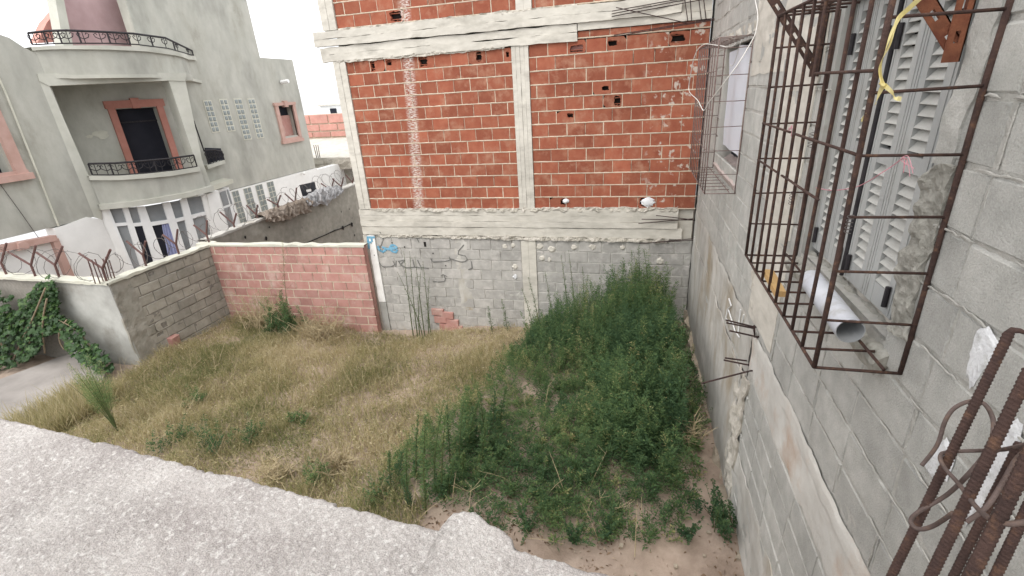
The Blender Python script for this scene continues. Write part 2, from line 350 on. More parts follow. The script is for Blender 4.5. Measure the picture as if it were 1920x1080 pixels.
# wide terrain that carries on to the horizon, with low hills far away
mb = MB(); th = np.linspace(-math.pi, math.pi, 97)
rr = np.array([14, 24, 40, 80, 160, 320, 620, 900, 1300, 2500])
hh = np.array([-5.6, -5.2, -5.2, -5, -4, 2, 10, 24, 12, 0])
TH, RR = np.meshgrid(th, rr, indexing='ij')
HZ = hh[None, :]*np.ones_like(TH)+np.where(RR > 300, fbm(np.cos(TH)*7+9, np.sin(TH)*7+RR/300, 4)*RR*.022, 0)
HZ[-1] = HZ[0]
mb.sheet(np.stack([np.sin(TH)*RR-3, np.cos(TH)*RR+4, HZ], -1)); mb.build('terrain', 'terrain', smooth=True, kind='structure')

# ------------------------------------------------------------------ right-hand block wall of the neighbouring house (face at X = 1)
XW = 1.0
OPEN = [(2.0, 3.20, -1.03, .37), (5.45, 6.95, -.98, .35)]
wall = thing('block_house', (XW+.1, 4, -4), 'grey concrete block house wall on the right with a tie beam and two barred windows', 'house')
body = MB()
for y0, y1, z0, z1 in ((-1.6, 2.0, -5.2, 1.9), (2.0, 3.20, -5.2, -1.03), (2.0, 3.20, .37, 1.9), (3.20, 5.45, -5.2, 1.9), (5.45, 6.95, -5.2, -.98), (5.45, 6.95, .35, 1.9), (6.95, 8.9, -5.2, 1.9)):
    body.box((XW+.02, y0, z0), (XW+.22, y1, z1))
body.build('wall_core', 'mort_grey', wall)
mo = MB()
for i, (y0, y1, z0, z1) in enumerate(((-.6, 2.0, -4.6, 1.8), (2.0, 3.20, -4.6, -1.03), (2.0, 3.20, .37, 1.8), (3.20, 5.45, -4.6, 1.8), (5.45, 6.95, -4.6, -.98), (5.45, 6.95, .35, 1.8), (6.95, 8.5, -4.6, 1.8))):
    mo.sheet(rough_sheet((XW+.006, y0, z0), (0, y1-y0, 0), (0, 0, z1-z0), int((y1-y0)/.035)+1, int((z1-z0)/.035)+1, (-1, 0, 0), .006, freq=22, seed=i))
mo.build('mortar', 'mort_grey', wall, kind='stuff')
pc = Pieces('block'); yj = onX(1883, 277, XW)[1]; yj2 = onX(1853, 366, XW)[1]
for k in range(-10, 24):
    zt = -.10-.2045*k; zb = zt-.2045; zm = (zt+zb)/2
    off = (yj if k % 2 == 0 else yj2)+random.uniform(-.03, .03)
    n0 = int((-.6-off)/.412)-1
    for n in range(n0, n0+26):
        a, b = off+n*.412+.006, off+(n+1)*.412-.006
        if a < -.6 or b > 8.62: continue
        b = min(b, 8.5)
        segs = [(a, b)]
        for oy0, oy1, oz0, oz1 in OPEN:
            if oz0-.04 < zm < oz1+.04:
                ns = []
                for s0, s1 in segs:
                    if s1 <= oy0 or s0 >= oy1: ns.append((s0, s1))
                    else:
                        if s0 < oy0-.05: ns.append((s0, oy0))
                        if s1 > oy1+.05: ns.append((oy1, s1))
                segs = ns
        for s0, s1 in segs:
            if s1-s0 < .05: continue
            beam_lo = -2.35 if (s0+s1)/2 < 3.87 else -2.48
            if zm < -1.95 and zm > beam_lo-.02: continue
            h = .192+random.uniform(-.004, .003)
            me = piece_mesh('block', s1-s0, h, .02, 'block', .008, .0035, random.randrange(3) if s1-s0 > .39 else 0)
            pc.add(me, (XW+random.uniform(-.002, .003), (s0+s1)/2, zm), RZ_RIGHT, s1-s0, h)
pc.emit(wall, 'block')
# mortar squeezed out of the bed joints, a ragged pale line on each near course
def on_wall(px, py, dx=0.): p = onX(px, py, XW-dx); return p
sq = MB()
for k in range(-8, 14):
    z = -.10-.2045*k
    if -2.4 < z < -1.93: continue
    y = -.4
    while y < 8.4:
        L = random.uniform(.05, .3); inside = any(o[0]-.03 < y+L/2 < o[1]+.03 and o[2]-.03 < z < o[3]+.03 for o in OPEN)
        if not inside and random.random() < (.75 if y < 3 else .4):
            n = max(3, int(L/.02)); ys = np.linspace(y, y+L, n)
            pts = [(XW-.001, yy, z+fbm(yy*8, k*3.3, 3)*.012+float(vnoise(yy*60, k*7.7))*.010) for yy in ys]
            rad = [.0022+.0035*abs(float(vnoise(yy*40, k)))*2 for yy in ys]; rad[0] = rad[-1] = .001
            sq.tube(pts, rad, 5)
        y += L+random.uniform(.0, .08)
for k in range(0, 11):      # white mortar runs in a few upright joints
    zt = -.10-.2045*k
    if zt < -1.9: break
    off = yj if k % 2 == 0 else yj2
    for n in range(-5, 6):
        y = off+n*.412
        if y < .2 or y > 8 or random.random() > .5 or any(o[0]-.05 < y < o[1]+.05 and o[2]-.2 < zt < o[3]+.2 for o in OPEN): continue
        zz = np.linspace(zt-.012, zt-.19, 10)
        sq.tube([(XW, y+float(vnoise(z*40, n*3.1))*.006, z) for z in zz], [.0015+.0045*abs(float(vnoise(z*45, n)))*2 for z in zz], 5)
sq.build('mortar_bead', 'mort_grey', wall, kind='stuff')
# tie beam: near run with a clean face and ragged lips, far run a little lower
def beam_run(name, y0, y1, zt0, zt1, zb0, zb1, proud, seed, m_='beam'):
    b = MB(); n = int((y1-y0)/.03); nv = 14; u = np.linspace(0, 1, n+1)
    yy = y0+(y1-y0)*u; zt = zt0+(zt1-zt0)*u+fbm(yy*5+seed, yy*0, 5)*.045; zb = zb0+(zb1-zb0)*u+fbm(yy*6+seed+30, yy*0, 5)*.04
    v = np.linspace(0, 1, nv+1)[None, :]; Z = zb[:, None]*(1-v)+zt[:, None]*v; Y = yy[:, None]*np.ones_like(v)
    lip = np.clip(np.minimum(v, 1-v)*nv/1.2, 0, 1)
    Xs = XW-proud*lip-fbm(Y*6+seed, Z*6, 4)*.012-np.where(v > .72, .006*lip*(fbm(Y*2, Y*0+seed, 2)+.4), 0)
    b.sheet(np.stack([Xs, Y, Z], -1)); return b.build(name, m_, wall, smooth=False)
beam_run('tie_beam', -.6, 3.87, -1.92, -1.95, -2.34, -2.35, .004, 3)
beam_run('tie_beam', 3.89, 8.48, -1.98, -2.03, -2.42, -2.58, .004, 11, 'smear')
# upright concrete seam and smeared render on the far half under the beam
b = MB(); rough_slab(b, (XW-.02, 3.80, -3.75), (0, .34, 0), (0, 0, 1.33), 14, 50, (-1, 0, 0), .05, .02, freq=9, edge=.07, seed=5); b.build('seam_column', 'rough_conc', wall)
b = MB(); rough_slab(b, (XW-.010, 4.1, -4.35), (0, 4.38, 0), (0, 0, 1.84), 110, 46, (-1, 0, 0), .02, .012, freq=3, edge=.08, seed=8); b.build('render_patch', 'smear', wall)
b = MB(); rough_slab(b, (XW-.006, 2.35, -3.9), (0, 1.5, 0), (0, 0, .75), 40, 22, (-1, 0, 0), .02, .01, freq=5, edge=.13, seed=18); b.build('render_patch', 'smear', wall)
b = MB(); rough_slab(b, (XW-.004, 4.02, -1.93), (0, .16, 0), (0, 0, .62), 8, 26, (-1, 0, 0), .035, .01, freq=12, edge=.05, seed=25); b.build('seam_column', 'rough_conc', wall)
b = MB(); rough_slab(b, (XW-.004, 3.95, .0), (0, 1.35, 0), (0, 0, 1.5), 40, 40, (-1, 0, 0), .012, .008, freq=4, edge=.05, seed=31); b.build('render_patch', 'conc', wall)
b = MB(); rough_slab(b, (XW-.006, 3.35, -1.9), (0, .75, 0), (0, 0, 2.2), 24, 60, (-1, 0, 0), .01, .01, freq=4, edge=.06, seed=33); b.build('render_patch', 'conc', wall)
b = MB(); rough_slab(b, (XW-.05, 3.2, -4.35), (0, 5.3, -.1), (0, 0, .52), 120, 14, (-.97, 0, .2), .10, .1, freq=5, edge=.10, seed=41); b.build('footing', 'footing', wall)
# white splashes on the near blocks, cream plaster low down beside the roof
for i, poly in enumerate((((1833, 622), (1852, 615), (1880, 640), (1850, 690), (1822, 728), (1812, 705), (1820, 660)), ((1752, 845), (1775, 818), (1795, 850), (1775, 900), (1745, 892), (1732, 872)),
                          ((1880, 800), (1915, 770), (1918, 850), (1880, 905), (1840, 960), (1812, 985), (1818, 940), (1850, 880)))):
    c = np.mean([onX(*p, XW) for p in poly], 0); vs = []; n = 40; P = [onX(*p, XW) for p in poly]
    for k in range(n):
        t = k/n*len(P); a = P[int(t) % len(P)]; b2 = P[(int(t)+1) % len(P)]; f = t-int(t)
        q = a+(b2-a)*f; q = c+(q-c)*(1+.22*float(vnoise(k*.7, i*5.5))+.10*float(vnoise(k*1.9, i*3.5))); vs.append(q)
    mb = MB(); ring = [V(XW-.001, q[1], q[2]) for q in vs]; top = [V(XW-.007-.003*float(vnoise(k*.9, i)), c[1]+(q[1]-c[1])*.82, c[2]+(q[2]-c[2])*.82) for k, q in enumerate(vs)]
    mid = V(XW-.008, c[1], c[2]); mb.add(ring+top+[mid], [(k, (k+1) % n, n+(k+1) % n, n+k) for k in range(n)]+[(n+k, n+(k+1) % n, 2*n) for k in range(n)])
    mb.build('white_splash', 'splash', wall)
b = MB(); rough_slab(b, (XW-.012, .35, -1.35), (0, .62, 0), (0, 0, .52), 30, 26, (-1, 0, 0), .008, .02, freq=5, edge=.05, seed=51); b.build('plaster_patch', 'cream', wall)
# chalk white scrawl over the beam break
for st in (((1367, 560), (1371, 573), (1364, 580), (1361, 597)), ((1366, 581), (1372, 600), (1378, 620), (1386, 632)), ((1389, 580), (1386, 600), (1384, 625)), ((1395, 590), (1391, 605)), ((1362, 598), (1372, 608))):
    MB().tube([onX(*p, XW-.022) for p in st], .007, 5).build('paint_scrawl', 'paint_white', wall)
# rusty stubs left sticking out of the beam break
for a, bb in (((1414, 613), (1361, 600)), ((1410, 615), (1362, 605)), ((1417, 631), (1368, 620)), ((1396, 676), (1359, 671)), ((1401, 684), (1357, 675)), ((1408, 695), (1315, 719)), ((1415, 632), (1414, 610))):
    p = onX(*a, XW-.02); q = onY(*bb, p[1]); MB().tube([p+V(.06, 0, 0), p, q], .007, 6).build('rebar_stub', 'rust_dk', wall)
# jambs, sill and shutters of the near window
y0, y1, z0, z1 = OPEN[0]
for q in (((XW+.004, y0-.03, z0-.06), (XW+.2, y0, z1+.02)), ((XW+.003, y1-.06, z0-.06), (XW+.2, y1+.004, z1+.02)), ((XW+.005, y0, z1-.03), (XW+.2, y1-.06, z1+.03))): b = MB(); b.box(*q); b.build('reveal', 'plaster', wall)
b = MB(); b.box((XW+.068, y0, z0), (XW+.11, y0+.117, z1-.03)); b.build('jamb_post', 'shutter', wall)
b = MB(); rough_slab(b, (XW-.012, y0-.15, z0+.1), (0, .15, .0), (0, 0, .62), 18, 70, (-1, 0, 0), .022, .02, freq=22, edge=.07, seed=61, edge_freq=7); b.build('jamb_render', 'rough_grey', wall)
b = MB(); rough_slab(b, (XW-.005, y0-.12, z0+.7), (0, .115, .0), (0, 0, .72), 12, 50, (-1, 0, 0), .008, .02, freq=14, edge=.05, seed=64, edge_freq=6); b.build('jamb_render', 'block', wall)
b = MB(); rough_slab(b, (XW-.06, y0-.06, z0-.075), (.13, 0, .085), (0, 1.25, 0), 8, 60, (-.3, 0, .95), .035, .05, freq=14, edge=.02, seed=62); b.build('window_sill', 'rough_grey', wall)
b = MB(); rough_slab(b, (XW+.065, y0+.03, z0-.02), (.03, 0, .05), (0, 1.03, 0), 3, 40, (-.9, 0, .4), .008, .02, freq=10, seed=63); b.build('sill_trim', 'conc', wall)
XS = XW+.055
ed = [2.118, 2.382, 2.628, 2.655, 2.90, 3.13]
zb, ztp = z0+.045, z1-.03
for i, (a, c) in enumerate(((ed[0], ed[1]-.003), (ed[1]+.003, ed[2]), (ed[3], ed[4]-.003), (ed[4]+.003, ed[5]))):
    m = MB(); sw = .068
    m.box((XS, a, zb), (XS+.035, a+sw, ztp)); m.box((XS, c-sw, zb), (XS+.035, c, ztp))
    m.box((XS+.002, a+sw, zb), (XS+.033, c-sw, zb+.10)); m.box((XS+.002, a+sw, ztp-.08), (XS+.033, c-sw, ztp)); m.box((XS+.002, a+sw, -.40), (XS+.033, c-sw, -.335))
    m.box((XS-.004, a+.016, zb+.01), (XS, a+.022, ztp)); m.box((XS-.004, c-.022, zb+.01), (XS, c-.016, ztp))
    leaf = m.build('shutter', 'shutter', wall)
    sm = MB(); w = c-a-2*sw+.004
    sm.hexa([(-.016, -w/2, -.019), (-.011, -w/2, -.021), (-.011, w/2, -.021), (-.016, w/2, -.019), (.014, -w/2, .021), (.019, -w/2, .019), (.019, w/2, .019), (.014, w/2, .021)])
    me = sm.mesh('slat', 'slat'); zz = zb+.122
    while zz < ztp-.09:
        if not (-.42 < zz < -.315):
            obj('slat', me, leaf, mw=Matrix.Translation((XS+.016, (a+c)/2, zz+random.uniform(-.002, .002))) @ Matrix.Rotation(random.uniform(-.06, .06), 4, 'Y'))
        zz += .0435
    for zc, L in ((.115, .10), (-.90, .09)):
        yy = a+.045 if i in (0, 2) else c-.045
        MB().tube([(XS-.012, yy, zc-L/2), (XS-.012, yy, zc+L/2)], .011, 8).build('hinge', 'iron', leaf)
b = MB(); b.box((XS+.012, ed[2]+.002, zb), (XS+.03, ed[3]-.002, ztp)); b.tube([(XS-.004, 2.641, zb), (XS-.004, 2.641, ztp)], .011, 8); b.build('shutter_bolt', 'iron', wall)
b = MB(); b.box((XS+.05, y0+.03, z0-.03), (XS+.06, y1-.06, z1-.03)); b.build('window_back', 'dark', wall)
# far window: reveal, dark inside, pinkish sill
y0, y1, z0, z1 = OPEN[1]
for q in (((XW+.004, y0-.004, z0-.05), (XW+.2, y0+.02, z1)), ((XW+.004, y1-.02, z0-.05), (XW+.2, y1+.004, z1))): b = MB(); b.box(*q); b.build('reveal', 'smear', wall)
b = MB(); rough_slab(b, (XW-.02, y0-.05, z0-.08), (.2, 0, .13), (0, 1.55, 0), 8, 40, (-.3, 0, .95), .03, .06, freq=8, seed=71); b.build('window_sill', 'sill_pink', wall)
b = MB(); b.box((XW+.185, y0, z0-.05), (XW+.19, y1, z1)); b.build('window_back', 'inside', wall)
# rough patch of fallen render over the far window
b = MB(); rough_slab(b, (XW-.004, 5.3, .36), (0, 1.7, 0), (0, 0, .10), 40, 6, (-1, 0, 0), .05, .02, freq=9, edge=.03, seed=72); b.build('lintel_render', 'rough_conc', wall)

# ------------------------------------------------------------------ unfinished brick building at the back (face at Y = 8.5)
YB = 8.5
back = thing('brick_building', (-2, YB+.5, -4.4), 'unfinished red hollow-brick building with concrete columns and beams at the back of the lot', 'building')
b = MB(); b.box((-5.36, YB+.16, -5.6), (.99, YB+5, 3.9)); b.build('wall_core', 'dark', back)  # near-black core, so gaps in the brickwork read as deep shade
def holed(w, h, hx, hz, hw, hh, m_='brick', inner='dark', septa=True):
    mb = MB(); N = 20; o = []; q = []
    for k in range(N):
        a = 2*math.pi*(k+.5)/N; ca, sa = math.cos(a), math.sin(a)
        s = min((w/2-(hx if ca > 0 else -hx))/abs(ca) if abs(ca) > 1e-6 else 9, (h/2-(hz if sa > 0 else -hz))/abs(sa) if abs(sa) > 1e-6 else 9)
        o.append((hx+ca*s, 0, hz+sa*s))
        e = min(hw/2/max(abs(ca), .05), hh/2/max(abs(sa), .05)); e = min(e, s*.9)*random.uniform(.72, 1.)
        q.append((hx+ca*e, 0, hz+sa*e))
    bk = [(x, .07, z) for x, _, z in q]; ob = [(x, .05, z) for x, _, z in o]
    mb.add(o+q+bk+ob, [(k, (k+1) % N, N+(k+1) % N, N+k) for k in range(N)]+[(N+k, N+(k+1) % N, 2*N+(k+1) % N, 2*N+k) for k in range(N)]+[(k, 3*N+k, 3*N+(k+1) % N, (k+1) % N) for k in range(N)])
    if septa:
        for zc in (-.045, .045): mb.box((-w/2+.01, .018, zc-.005), (w/2-.01, .065, zc+.005))
        mb.box((hx-.004, .02, -h/2+.01), (hx+.004, .064, -.05))
    mb.cur = 1; mb.add([(-w/2, .072, -h/2), (w/2, .072, -h/2), (w/2, .072, h/2), (-w/2, .072, h/2)], [(0, 1, 2, 3)])
    return mb.mesh('broken_brick', [m_, inner])
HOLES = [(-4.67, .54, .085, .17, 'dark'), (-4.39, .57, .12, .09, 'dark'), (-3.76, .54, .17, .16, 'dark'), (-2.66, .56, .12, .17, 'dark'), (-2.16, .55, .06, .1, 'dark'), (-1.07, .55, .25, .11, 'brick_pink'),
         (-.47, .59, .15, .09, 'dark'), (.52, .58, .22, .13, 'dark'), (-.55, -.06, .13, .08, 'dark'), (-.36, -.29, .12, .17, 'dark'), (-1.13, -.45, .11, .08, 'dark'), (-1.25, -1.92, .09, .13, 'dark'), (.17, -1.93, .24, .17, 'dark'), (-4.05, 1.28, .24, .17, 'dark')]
bricks = Pieces('brick'); mor = MB(); seen = []
def brick_field(x0, x1, zs, offs, m_='brick', pitch=.31):
    for k in range(len(zs)-1):
        zt, zb_ = zs[k], zs[k+1]; zm = (zt+zb_)/2; jt = .017; h = zt-zb_-jt
        off = offs[k % len(offs)]+random.uniform(-.03, .03)
        n = math.floor((x0-off)/pitch); xs = []
        while off+n*pitch < x1: xs.append(off+n*pitch+random.uniform(-.008, .008)); n += 1
        xs = [x for x in xs if x0+.05 < x < x1-.05]; xs = [x0]+xs+[x1]
        for a, c in zip(xs[:-1], xs[1:]):
            w = c-a-.009; cx = (a+c)/2; hole = None
            for H in HOLES:
                if a <= H[0] < c and zb_ <= H[1] < zt: hole = H
            pos = (cx, YB+random.uniform(-.003, .003), zm)
            if hole:
                me = holed(w, h, max(-w/2+hole[2]/2+.012, min(w/2-hole[2]/2-.012, hole[0]-cx)), max(-h/2+hole[3]/2+.006, min(h/2-hole[3]/2-.006, hole[1]-zm)), hole[2], hole[3], m_, hole[4])
                obj('broken_brick', me, back, mw=Matrix.Translation(pos)); seen.append(pos)
            else:
                me = piece_mesh('brick', w, h, .05, m_, .005, .0025, random.randrange(3) if abs(w-.296) < .02 else 0)
                rot = Matrix.Rotation(random.uniform(-.006, .006), 4, 'Y')
                bricks.add(me, pos, rot, w, h)
            if c < x1-.01:      # upright joint
                zz = np.linspace(zb_, zt, 7); wd = random.choice((.003, .004, .005, .008))
                mor.sheet([[V(c+s*(wd+.004*float(vnoise(z*50, c*9))), YB+(.002 if s else -.003)+.003*float(vnoise(z*60, c*5)), z) for s in (-1, -.4, .4, 1)] for z in zz])
        xx = np.arange(x0, x1+.03, .03)      # bed joint, ragged
        mor.sheet([[V(x, YB+.004*float(vnoise(x*25, zb_*7))-(.003 if abs(s) < .5 else -.004), zb_+s*(.011+.009*float(vnoise(x*22, zb_*31+s)))+.004*float(vnoise(x*3, zb_*5))) for s in (-1, -.4, .4, 1)] for x in xx])
ZL = [.226+.2068*2-.02]+[.226-.2068*k for k in range(-1, 12)]; ZL[0] = .655
brick_field(-5.175, -2.09, ZL, (-5.02, -4.87))
ZR = [.263-.2095*k for k in range(-2, 12)]; ZR[-1] = -2.045
brick_field(-1.80, .975, ZR, (-1.505, -1.66))
brick_field(-1.0, .975, [.80, .695], (-.8,))
ZU = [1.17+.2*k for k in range(4, -1, -1)]
brick_field(-5.22, -1.98, ZU, (-5.0, -4.85)); brick_field(-1.72, .975, ZU, (-1.5, -1.35))
bricks.emit(back, 'brick'); mor.build('mortar', 'mortar', back, kind='stuff')
# more courses above the frame
b = MB(); b.box((-5.2, YB+.01, 2.0), (.97, YB+.1, 3.8)); b.build('upper_wall', 'brick', back)
# board-marked columns and beams
def boards(name, x0, x1, z0, z1, n, horiz, proud, m_='conc', seed=0, rough=.008, lip=0.):
    mb = MB()
    for k in range(n):
        f0, f1 = k/n, (k+1)/n; pr = proud+random.uniform(-.006, .006)
        if horiz: p0 = (x0, YB-pr, z0+(z1-z0)*f0+.002); eu = (x1-x0, 0, 0); ev = (0, 0, (z1-z0)/n-.004); nu, nv = int((x1-x0)/.05), 4
        else: p0 = (x0+(x1-x0)*f0+.0015, YB-pr, z0); eu = ((x1-x0)/n-.003, 0, 0); ev = (0, 0, z1-z0); nu, nv = 3, int((z1-z0)/.05)
        rough_slab(mb, p0, eu, ev, max(nu, 2), max(nv, 2), (0, -1, 0), rough, pr+.05, freq=6, edge=lip if (k in (0, n-1)) else .004, seed=seed+k, edge_freq=4)
    return mb.build(name, m_, back)
boards('column', -5.42, -5.175, -2.05, .655, 2, False, .03, seed=1); boards('column', -2.09, -1.80, -2.05, .66, 4, False, .02, seed=5)
boards('column', -5.5, -5.22, 1.16, 2.2, 2, False, .03, seed=9); boards('column', -1.98, -1.72, 1.14, 2.2, 2, False, .02, seed=13)
boards('beam', -5.62, -1.0, .66, .90, 2, True, .035, seed=21, lip=.02); boards('beam', -5.70, .55, .91, 1.15, 2, True, .055, seed=31, lip=.02); boards('beam', -1.0, .97, .80, .908, 1, True, .03, seed=36, lip=.01); boards('beam', .55, .97, .91, 1.14, 1, True, -.01, seed=38)
boards('beam', -5.45, .72, -2.40, -2.06, 3, True, .03, seed=41, lip=.012); boards('beam', -5.45, .80, -2.58, -2.405, 1, True, .022, seed=51, lip=.02)
boards('beam', .72, .97, -2.62, -2.03, 1, False, -.06, seed=56)
b = MB()
for x0, x1, z, hgt, sd_ in ((-5.4, -3.3, .63, .05, 1), (-3.6, -2.2, .635, .05, 2), (-5.2, -2.0, -2.09, .05, 3), (-2.0, .7, -2.09, .07, 4), (-5.1, -2.5, -2.63, .05, 5), (-2.6, .6, -2.65, .08, 6), (-5.2, -1, 1.13, .04, 7)):
    rough_slab(b, (x0, YB-.03, z), (x1-x0, 0, 0), (0, 0, hgt), int((x1-x0)/.025), 4, (0, -1, 0), .05, .05, freq=14, edge=.03, seed=sd_, edge_freq=9)
b.build('mortar_ooze', 'rough_conc', back, kind='stuff')
# grey block storey below
gb = Pieces('block_back')
for k in range(0, 13):
    zt = -2.655-.2125*k; zm = zt-.106; off = (-3.775 if k % 2 else -3.56)+random.uniform(-.03, .03)
    for x0, x1 in ((-5.2, -2.10), (-1.81, .985)):
        n = math.floor((x0-off)/.425); xs = [x0]
        while off+n*.425 < x1:
            if x0+.05 < off+n*.425 < x1-.05: xs.append(off+n*.425)
            n += 1
        xs.append(x1)
        for a, c in zip(xs[:-1], xs[1:]):
            w = c-a-.011
            gb.add(piece_mesh('block', w, .2, .05, 'block_back', .007, .004, random.randrange(3) if w > .39 else 0), ((a+c)/2, YB+random.uniform(-.004, .004), zm), Matrix.Rotation(random.uniform(-.006, .006), 4, 'Y'), w, .2)
gb.emit(back, 'block')
b = MB()
for i, (x0, x1) in enumerate(((-5.2, -2.1), (-1.81, .985))):
    b.sheet(rough_sheet((x0, YB+.009, -5.4), (x1-x0, 0, 0), (0, 0, 2.8), 70, 60, (0, -1, 0), .016, freq=12, seed=80+i))
b.build('mortar', 'mort_grey', back, kind='stuff')
boards('column', -5.36, -5.20, -4.1, -2.6, 1, False, .03, 'white', seed=61, rough=.012); boards('column', -5.48, -5.36, -5.5, -2.6, 1, False, .012, 'rough_conc', seed=63, lip=.03); boards('column', -5.36, -5.20, -5.5, -4.1, 1, False, .018, 'plaster', seed=64); boards('column', -2.10, -1.81, -5.2, -2.66, 2, False, .015, seed=66)
boards('render_strip', -3.46, -3.2, -4.2, -2.66, 1, False, .004, 'smear', seed=68, rough=.01, lip=.04)
# dabs of mortar near the middle column, painted shade for a slot in a block
def dab(px, py, r, m_='splash', name='mortar_dab', Yp=YB):
    c = onY(px, py, Yp); n = 14; ring = []; top = []
    for k in range(n):
        a = 2*math.pi*k/n; q = r*(1+.5*float(vnoise(k*1.3+px, py))); ring.append(c+V(math.cos(a)*q, .004, math.sin(a)*q)); top.append(c+V(math.cos(a)*q*.6, -.012-.01*random.random(), math.sin(a)*q*.6))
    MB().add(ring+top, [(k, (k+1) % n, n+(k+1) % n, n+k) for k in range(n)]+[tuple(range(n, 2*n))]).build(name, m_, back)
for px, py, r in ((1012, 462, .07), (1034, 467, .07), (1016, 484, .06), (1030, 487, .045), (1076, 464, .055), (1111, 463, .07), (1167, 464, .05), (966, 500, .06), (966, 519, .05), (1237, 490, .075), (962, 460, .05), (947, 462, .06)):
    dab(px, py, r, random.choice(('splash', 'conc', 'conc')))
for px, py, r in ((759, 463, .02), (735, 455, .012), (836, 498, .014), (812, 475, .014)): dab(px, py, r, 'dark', 'nail_hole_shade')  # raised near-black dabs paint the shade of nail holes
b = MB(); c = onY(797, 458, YB); b.box((c[0]-.025, YB-.006, c[2]-.05), (c[0]+.025, YB+.03, c[2]+.05)); b.build('slot_shade_box', 'dark', back)  # near-black box on the face paints the shade inside a slot
# remnant of an older pink brick wall low against the grey blocks
for i, (px, py) in enumerate(((820, 586), (838, 592), (825, 600), (848, 606), (835, 614), (856, 618), (866, 622))):
    c = onY(px, py, YB-.05); obj('brick', piece_mesh('brick', .27, .15, .05, 'brick_pink', .006, .004, i % 3), back, mw=Matrix.Translation(tuple(map(float, c))) @ Matrix.Rotation(random.uniform(-.05, .05), 4, 'Y'))
# spray-painted writing
def zz(x, y): return (660+x/8, 430+y/8)
def strokes(lst, r, m_):
    for st in lst:
        mb = MB(); pts = [onY(*zz(*p), YB-.034 if p[0] < 420 and p[1] < 420 else YB-.010) for p in st]
        dense = []
        for a, c in zip(pts[:-1], pts[1:]):
            for t in np.linspace(0, 1, 6)[:-1]: dense.append(a+(c-a)*t)
        dense.append(pts[-1]); G = []
        for i, p in enumerate(dense):
            t = dense[min(i+1, len(dense)-1)]-dense[max(i-1, 0)]; nrm = V(-t[2], 0, t[0]); nrm /= max(np.linalg.norm(nrm), 1e-6); w = r*(1+.5*float(vnoise(i*.8, p[2]*9)))
            G.append([p-nrm*w, p+V(0, -.003, 0), p+nrm*w])
        mb.sheet(G); mb.build('graffiti', m_, back)
strokes([((222, 122), (340, 120)), ((235, 125), (245, 200), (256, 290)), ((232, 195), (292, 195)), ((290, 125), (300, 190)), ((385, 250), (410, 310), (460, 340), (505, 310), (495, 282), (450, 266)), ((505, 290), (560, 300), (640, 290), (670, 270), (640, 240), (590, 240), (560, 285), (600, 330), (660, 345), (680, 300)), ((560, 300), (610, 275), (650, 300))], .022, 'paint_blue')
strokes([((415, 40), (460, 90), (465, 160), (435, 240), (400, 265)), ((330, 380), (400, 490), (440, 545), (480, 568), (600, 555), (640, 530), (610, 470)), ((660, 470), (655, 560)), ((690, 470), (740, 540), (820, 580), (920, 570), (940, 560)), ((690, 480), (790, 460), (720, 540)), ((980, 460), (1030, 560)), ((910, 460), (940, 570), (1100, 580), (1150, 590)), ((950, 90), (1005, 195)),
         ((1180, 440), (1215, 490), (1260, 487), (1400, 480), (1470, 460), (1460, 410)), ((1470, 440), (1560, 470), (1640, 490), (1700, 480), (1730, 450), (1700, 400), (1590, 375), (1600, 320), (1680, 230)), ((1330, 700), (1370, 680), (1430, 710)), ((1380, 680), (1400, 740), (1390, 780), (1300, 790), (1210, 780)), ((1790, 480), (1805, 580), (1745, 605))], .011, 'paint_black')
# reinforcing bars left on the two beams at the right end
def rods(lst, r=.007):
    for a, c, ya, yc in lst: MB().tube([onY(*a, ya), onY(*c, yc)], r, 6).build('rebar_stub', 'rust_dk', back)
rods([((1147, 21), (1345, -15), YB-.12, YB-.02), ((1147, 26), (1345, -12), YB-.14, YB-.02), ((1147, 31), (1345, -6), YB-.12, YB-.02), ((1155, 14), (1288, 43), YB-.16, YB-.1), ((1151, 66), (1341, 35), YB-.10, YB-.09), ((1155, 68), (1341, 37), YB-.10, YB-.09), ((1290, 42), (1284, 0), YB-.07, YB-.07), ((1297, 40), (1294, -4), YB-.07, YB-.07), ((1315, 37), (1310, -4), YB-.05, YB-.05), ((1324, 36), (1319, -4), YB-.05, YB-.05),
      ((1230, 404), (1300, 412), YB-.1, YB-.02), ((1203, 411), (1306, 413), YB-.1, YB-.02), ((1197, 419), (1300, 410), YB-.12, YB-.02), ((1198, 457), (1305, 447), YB-.1, YB-.02), ((1225, 455), (1305, 450), YB-.1, YB-.02)])
# white plastic stuffed into two low holes
for px, py, r in ((1061, 377, .055), (1215, 379, .105)):
    c = onY(px, py, YB-.01); mb = MB(); n, m = 18, 12; G = []
    for i in range(m+1):
        ph = math.pi*i/m; G.append([c+V(r*math.sin(ph)*math.cos(t)*(1+.9*float(vnoise(t*5, ph*6+px))), .03*math.sin(ph)*math.sin(t), .7*r*math.cos(ph)*(1+.8*float(vnoise(ph*7, t*4)))) for t in np.linspace(0, 2*math.pi, n)])
    mb.sheet(G); o = mb.build('plastic_bag', 'plastic_bag', label='crumpled white plastic stuffed into the '+('small round' if r < .1 else 'large')+' hole low in the red brickwork', cat='plastic bag')
